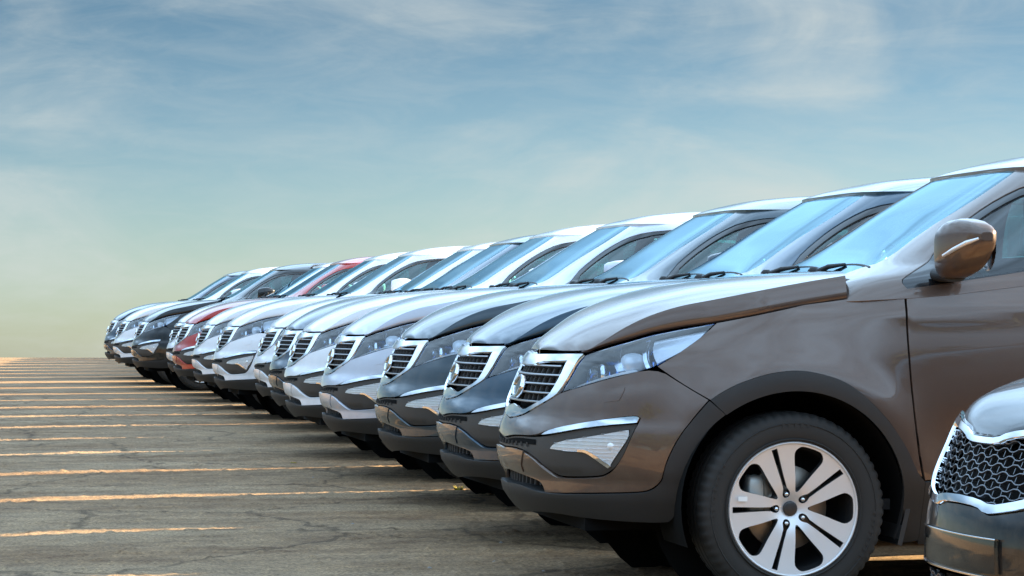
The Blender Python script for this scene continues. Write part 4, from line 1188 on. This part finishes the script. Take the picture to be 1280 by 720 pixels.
    mk('floor_pan', box((1.4, 0, .24), (4.2, 1.1, .08)).add(box((1.4, 0, .24), (1.8, 1.62, .06))).add(box((3.25, 0, .93), (1.0, 1.2, .02))), M['void'], root)
    mk('dashboard', blob((.95, 0, .86), (.25, .72, .12), 3.5), M['cabin'], root)
    for y in (-.38, .38):
        s_ = empty('seat', (1.55, y, .2), root)
        mk('seat_cushion', blob((0, 0, .2), (.27, .25, .10), 3.5), M['seat'], s_)
        mk('seat_back', blob((.3, 0, .52), (.09, .25, .32), 3.2), M['seat'], s_)
        mk('headrest', blob((.36, 0, .93), (.05, .13, .09), 2.8), M['seat'], s_)
    for cx in (0, 2.79):
        for sg in (-1, 1):
            aa = np.linspace(R(-25), R(205), 30)
            V = np.zeros((3, 30, 3))
            for i, y in enumerate((.88, .56, .52)):
                r = .378 if i < 2 else .28
                V[i] = np.stack([cx + r*np.cos(aa), 0*aa + sg*y, .33 + r*np.sin(aa)], -1)
            mk('wheel_well', grid_md(V, flip=sg > 0), M['void'], root)
        make_wheel(root, (cx, -.775, .328), Rt=.328, Ri=.230, w=.22)
        make_wheel(root, (cx, .775, .328), Rt=.328, Ri=.230, w=.22, mirror=True)
    for f in ((lambda m: m), (lambda m: m.mirror())):
        e = empty('door_mirror', (0, 0, 0), root)
        secs = [se_section(.78 + (i*.012), -.90 - .22*t, 1.03, .055*k, .075*k, 2.7, 20) for i, (t, k) in enumerate(((0, .5), (.1, .9), (.4, 1.0), (.7, .95), (.9, .7), (1, .3)))]
        mk('mirror_housing', f(loftmd(secs)), pm, e)
        mk('mirror_foot', f(tube([(.76, -.85, .96), (.78, -.93, 1.0)], .02, 8)), M['plastic'], e)
    return root
M['meshbar'] = mat('mesh_bar', (.16, .17, .19), .3, .8, coat=.3)
PT['sedan'] = paint('paint_deep_black', (.003, .004, .006), 0., .3)
PT['sedan'].node_tree.nodes['Principled BSDF'].inputs['Coat Weight'].default_value = .75
sedan = build_sedan(PT['sedan'])
sedan.location = (*SED_POS, 0)
tag(sedan, 'glossy black saloon with chrome framed mesh grille, only its nose in the picture', 'car')
# ---------------------------------------------------------------- ground
def ground_mat():
    m = bpy.data.materials.new('lot_ground'); m.use_nodes = True
    nt = m.node_tree; b = nt.nodes['Principled BSDF']; L = nt.links.new
    tcn = nt.nodes.new('ShaderNodeTexCoord')
    def noise(scale, detail=6, rough=.6, stretch=None):
        n = nt.nodes.new('ShaderNodeTexNoise'); n.inputs['Scale'].default_value = scale; n.inputs['Detail'].default_value = detail; n.inputs['Roughness'].default_value = rough
        if stretch:
            mp = nt.nodes.new('ShaderNodeMapping'); mp.inputs['Scale'].default_value = stretch; mp.inputs['Rotation'].default_value = (0, 0, R(6))
            L(tcn.outputs['Object'], mp.inputs[0]); L(mp.outputs[0], n.inputs['Vector'])
        else: L(tcn.outputs['Object'], n.inputs['Vector'])
        return n
    def ramp(src, p0, c0, p1, c1):
        r = nt.nodes.new('ShaderNodeValToRGB'); r.color_ramp.elements[0].position = p0; r.color_ramp.elements[0].color = (*c0, 1)
        r.color_ramp.elements[1].position = p1; r.color_ramp.elements[1].color = (*c1, 1); L(src, r.inputs[0]); return r
    def mix(f, a, c, mode='MIX'):
        x = nt.nodes.new('ShaderNodeMixRGB'); x.blend_type = mode
        if isinstance(f, float): x.inputs[0].default_value = f
        else: L(f, x.inputs[0])
        L(a, x.inputs[1]); L(c, x.inputs[2]); return x
    big = noise(.5, 6, .62, (.7, 2.0, 1)); mid = noise(3.2, 10, .74, (.8, 1.6, 1)); fine = noise(60, 5, .75)
    c1 = ramp(big.outputs['Fac'], .40, (.150, .085, .040), .60, (.300, .228, .150))
    c2 = ramp(mid.outputs['Fac'], .36, (.075, .045, .024), .66, (.390, .285, .175))
    a = mix(.5, c1.outputs[0], c2.outputs[0])
    sp = ramp(fine.outputs['Fac'], .34, (.26, .22, .19), .66, (1.75, 1.58, 1.38))
    a2 = mix(.8, a.outputs[0], sp.outputs[0], 'MULTIPLY')
    # pale grit
    v = nt.nodes.new('ShaderNodeTexVoronoi'); v.inputs['Scale'].default_value = 55; L(tcn.outputs['Object'], v.inputs['Vector'])
    gr = ramp(v.outputs['Distance'], .08, (1, 1, 1), .16, (0, 0, 0))
    sel = ramp(noise(9, 3).outputs['Fac'], .52, (0, 0, 0), .62, (1, 1, 1))
    gf = mix(1.0, gr.outputs[0], sel.outputs[0], 'MULTIPLY')
    pale = nt.nodes.new('ShaderNodeRGB'); pale.outputs[0].default_value = (.36, .32, .27, 1)
    gm = nt.nodes.new('ShaderNodeMath'); gm.operation = 'MULTIPLY'; gm.inputs[1].default_value = .55; L(gf.outputs[0], gm.inputs[0])
    a3 = mix(gm.outputs[0], a2.outputs[0], pale.outputs[0])
    # cracks in the old surface
    vc = nt.nodes.new('ShaderNodeTexVoronoi'); vc.feature = 'DISTANCE_TO_EDGE'; vc.inputs['Scale'].default_value = .8
    wob = noise(2.2, 4); wm = nt.nodes.new('ShaderNodeMixRGB'); wm.inputs[0].default_value = .25
    L(tcn.outputs['Object'], wm.inputs[1]); L(wob.outputs['Color'], wm.inputs[2]); L(wm.outputs[0], vc.inputs['Vector'])
    ck = ramp(vc.outputs['Distance'], .004, (.35, .33, .3), .016, (1, 1, 1))
    a4 = mix(.75, a3.outputs[0], ck.outputs[0], 'MULTIPLY')
    L(a4.outputs[0], b.inputs['Base Color'])
    b.inputs['Roughness'].default_value = .9; b.inputs['Specular IOR Level'].default_value = .25
    bp = nt.nodes.new('ShaderNodeBump'); bp.inputs['Strength'].default_value = .9; bp.inputs['Distance'].default_value = .02
    hs = nt.nodes.new('ShaderNodeMath'); hs.operation = 'MULTIPLY_ADD'; hs.inputs[1].default_value = .45; L(fine.outputs['Fac'], hs.inputs[0]); L(mid.outputs['Fac'], hs.inputs[2])
    L(hs.outputs[0], bp.inputs['Height']); L(bp.outputs[0], b.inputs['Normal'])
    return m
GM = ground_mat()
# one sheet: the lot lies on a level top, the land falls away beyond its far edge
def axis(vals): return np.array(vals, float)
ax = np.r_[-4000, -1500, -500, -150, -60, np.arange(-30, 31, 1.5), 60, 150, 500, 1500, 4000]
ay = np.r_[-4000, -1500, -500, -150, -60, np.arange(-30, 80, 1.5), 90, 110, 150, 250, 500, 1500, 4000]
V = np.zeros((len(ax), len(ay), 3))
gn = np.random.RandomState(3)
for i, u in enumerate(ax):
    for j, w in enumerate(ay):
        d = max(0, w - 59.0)
        z = -.004*min(d, 6)**2 - .048*max(0, d - 6)
        V[i, j] = (u, w, z)
# turn the sheet so its far edge lies square to the lot's long view
ca, sa = math.cos(R(-CAM_YAW)), math.sin(R(-CAM_YAW))
Vr = V.copy()
Vr[..., 0] = ca*V[..., 0] - sa*V[..., 1] + CAM_POS[0]; Vr[..., 1] = sa*V[..., 0] + ca*V[..., 1] + CAM_POS[1]
g = mk('ground', grid_md(Vr), GM); tag(g, 'rough brown dirt and worn asphalt ground of the car lot', None, kind='structure')

# the worn top of the lot near the camera: shallow ruts, clods and grit that break the low light
def vnoise(x, y, seed):
    g_ = np.random.RandomState(seed).rand(256, 256)
    xi, yi = np.floor(x).astype(int), np.floor(y).astype(int); fx, fy = x - xi, y - yi
    fx, fy = fx*fx*(3-2*fx), fy*fy*(3-2*fy)
    a, b = xi % 256, yi % 256; a1, b1 = (xi+1) % 256, (yi+1) % 256
    return (g_[a, b]*(1-fx) + g_[a1, b]*fx)*(1-fy) + (g_[a, b1]*(1-fx) + g_[a1, b1]*fx)*fy
sv = np.linspace(-.225, .125, 360); wv = 8.6*(36/8.6)**np.linspace(0, 1, 420)
SS, WW = np.meshgrid(sv, wv, indexing='ij')
UU = SS*WW
gx = ca*UU - sa*WW + CAM_POS[0]; gy = sa*UU + ca*WW + CAM_POS[1]
rut = vnoise(gx*.5 + 40, gy*2.2 + 40, 1)
rel = .004*(rut - .5) + .004*(vnoise(gx*1.7 + 90, gy*4.5 + 90, 2) - .4) + .0025*vnoise(gx*9 + 20, gy*14 + 20, 3) + .004*vnoise(gx*34, gy*34, 4)**3*2
clod = np.clip(vnoise(gx*16 + 7, gy*16 + 7, 5) - .80, 0, 1)*.06
rel = np.clip(rel + clod + .006, 0.0, .04)
fade = np.minimum(1, np.minimum((SS + .225)/.02, (.125 - SS)/.02)).clip(0, 1)*np.minimum(1, np.minimum((WW - 8.6)/.4, (36 - WW)/6)).clip(0, 1)
gz_ = .004 + rel*fade - .02*(1 - fade)
gr_ = mk('lot_surface', grid_md(np.stack([gx, gy, gz_], -1)), GM)
tag(gr_, 'worn rutted dirt surface in front of the parked cars', None, kind='structure')

# ---------------------------------------------------------------- loose stones, weeds, the wood across the road
rs = np.random.RandomState(11)
def on_lot(u, w):
    """camera-side coordinates (right, ahead) -> ground point"""
    return (ca*u - sa*w + CAM_POS[0], sa*u + ca*w + CAM_POS[1])
def stones(n):
    base = np.array([(1, 0, 0), (-1, 0, 0), (0, 1, 0), (0, -1, 0), (0, 0, .8), (0, 0, -.5)])
    tri = [(0, 2, 4), (2, 1, 4), (1, 3, 4), (3, 0, 4), (2, 0, 5), (1, 2, 5), (3, 1, 5), (0, 3, 5)]
    v, f = [], []
    for _ in range(n):
        w = 9.3 + 26*rs.rand()**2.0
        u = -.19*w*rs.rand()*1.05 + .10*w*rs.rand()
        x, y = on_lot(u, w)
        s = .004 + .009*rs.rand()**3 + (.018 if rs.rand() < .006 else 0)
        k = len(v); a = rs.rand()*6.28
        b = base*(1 + .5*(rs.rand(6, 1) - .5))*s
        b = np.stack([b[:, 0]*math.cos(a) - b[:, 1]*math.sin(a), b[:, 0]*math.sin(a) + b[:, 1]*math.cos(a), b[:, 2]*.7], -1)
        v += list(b + np.array([x, y, s*.25])); f += [tuple(i + k for i in t) for t in tri]
    return flat(np.array(v), f)
st = mk('gravel', stones(6000), mat('stone', (.20, .18, .16), .9, noise=(3, .5)))
tag(st, 'small loose stones scattered over the dirt in front of the cars', 'gravel', kind='stuff')

WEED = [(.13, 7.55, .07), (.17, 5.97, .055), (.15, 5.17, .075), (-.1, 5.3, .04), (.0, 2.9, .05), (-.75, 8.2, .025), (-1.6, 3.3, .018)]
v, f = [], []
for x, y, h in WEED:
    for _ in range(int(26 + h*260)):
        a = rs.rand()*6.28; d = rs.rand()**.7*h*.9; l = h*(.5 + .7*rs.rand()); w_ = .0035 + .003*rs.rand()
        bx, by = x + d*math.cos(a)*.6, y + d*math.sin(a)*.6
        t = rs.rand()*6.28; px, py = math.cos(t)*w_, math.sin(t)*w_
        lx, ly = math.cos(a)*l*.5, math.sin(a)*l*.5
        k = len(v)
        v += [(bx-px, by-py, 0), (bx+px, by+py, 0), (bx+px+lx*.4, by+py+ly*.4, l*.6), (bx-px+lx*.4, by-py+ly*.4, l*.6), (bx+lx, by+ly, l*.85)]
        f += [(k, k+1, k+2, k+3), (k+3, k+2, k+4)]
wd = mk('weeds', flat(np.array(v), f), mat('weed_green', (.30, .26, .03), .7, noise=(12, .4)))
tag(wd, 'yellow green weeds sprouting from the dirt by the front wheels', 'weeds', kind='stuff')

# the wood on the camera's own side of the lot: seen only as the dark line mirrored in paint and glass
cen, rad = [], []
for i in range(46):
    u = -75 + i*3.6 + rs.rand()*2.5; w = -26 - rs.rand()*9
    hgt = 4.5 + 4.0*rs.rand()
    for _ in range(13):
        cen.append((u + rs.randn()*1.3, w + rs.randn()*1.2, hgt*(.25 + .75*rs.rand()))); rad.append(1.1 + 1.2*rs.rand())
cen = np.array(cen); rad = np.array(rad)
nl = 90000
pick = rs.randint(0, len(cen), nl)
dv = rs.randn(nl, 3); dv /= np.linalg.norm(dv, axis=1, keepdims=True)
pos = cen[pick] + dv*(rad[pick]*rs.rand(nl)**.4)[:, None]
pos[:, 2] = np.maximum(pos[:, 2], .1)
xy = np.stack(on_lot(pos[:, 0], pos[:, 1]), -1); pos = np.concatenate([xy, pos[:, 2:]], 1)
a = rs.randn(nl, 3); a /= np.linalg.norm(a, axis=1, keepdims=True)
b = np.cross(a, rs.randn(nl, 3)); b /= np.linalg.norm(b, axis=1, keepdims=True)
sz = (.16 + .20*rs.rand(nl))[:, None]
VV = np.stack([pos - a*sz, pos + b*sz*.6, pos + a*sz, pos - b*sz*.6], 1).reshape(-1, 3)
me = bpy.data.meshes.new('treeline')
me.from_pydata([tuple(p) for p in VV], [], [(4*i, 4*i+1, 4*i+2, 4*i+3) for i in range(nl)])
me.materials.append(mat('foliage', (.05, .075, .025), .7, noise=(.4, .5)))
tl = link(bpy.data.objects.new('treeline', me))
tag(tl, 'dark wood across the lot, mirrored in the black bumper', 'trees', kind='stuff')
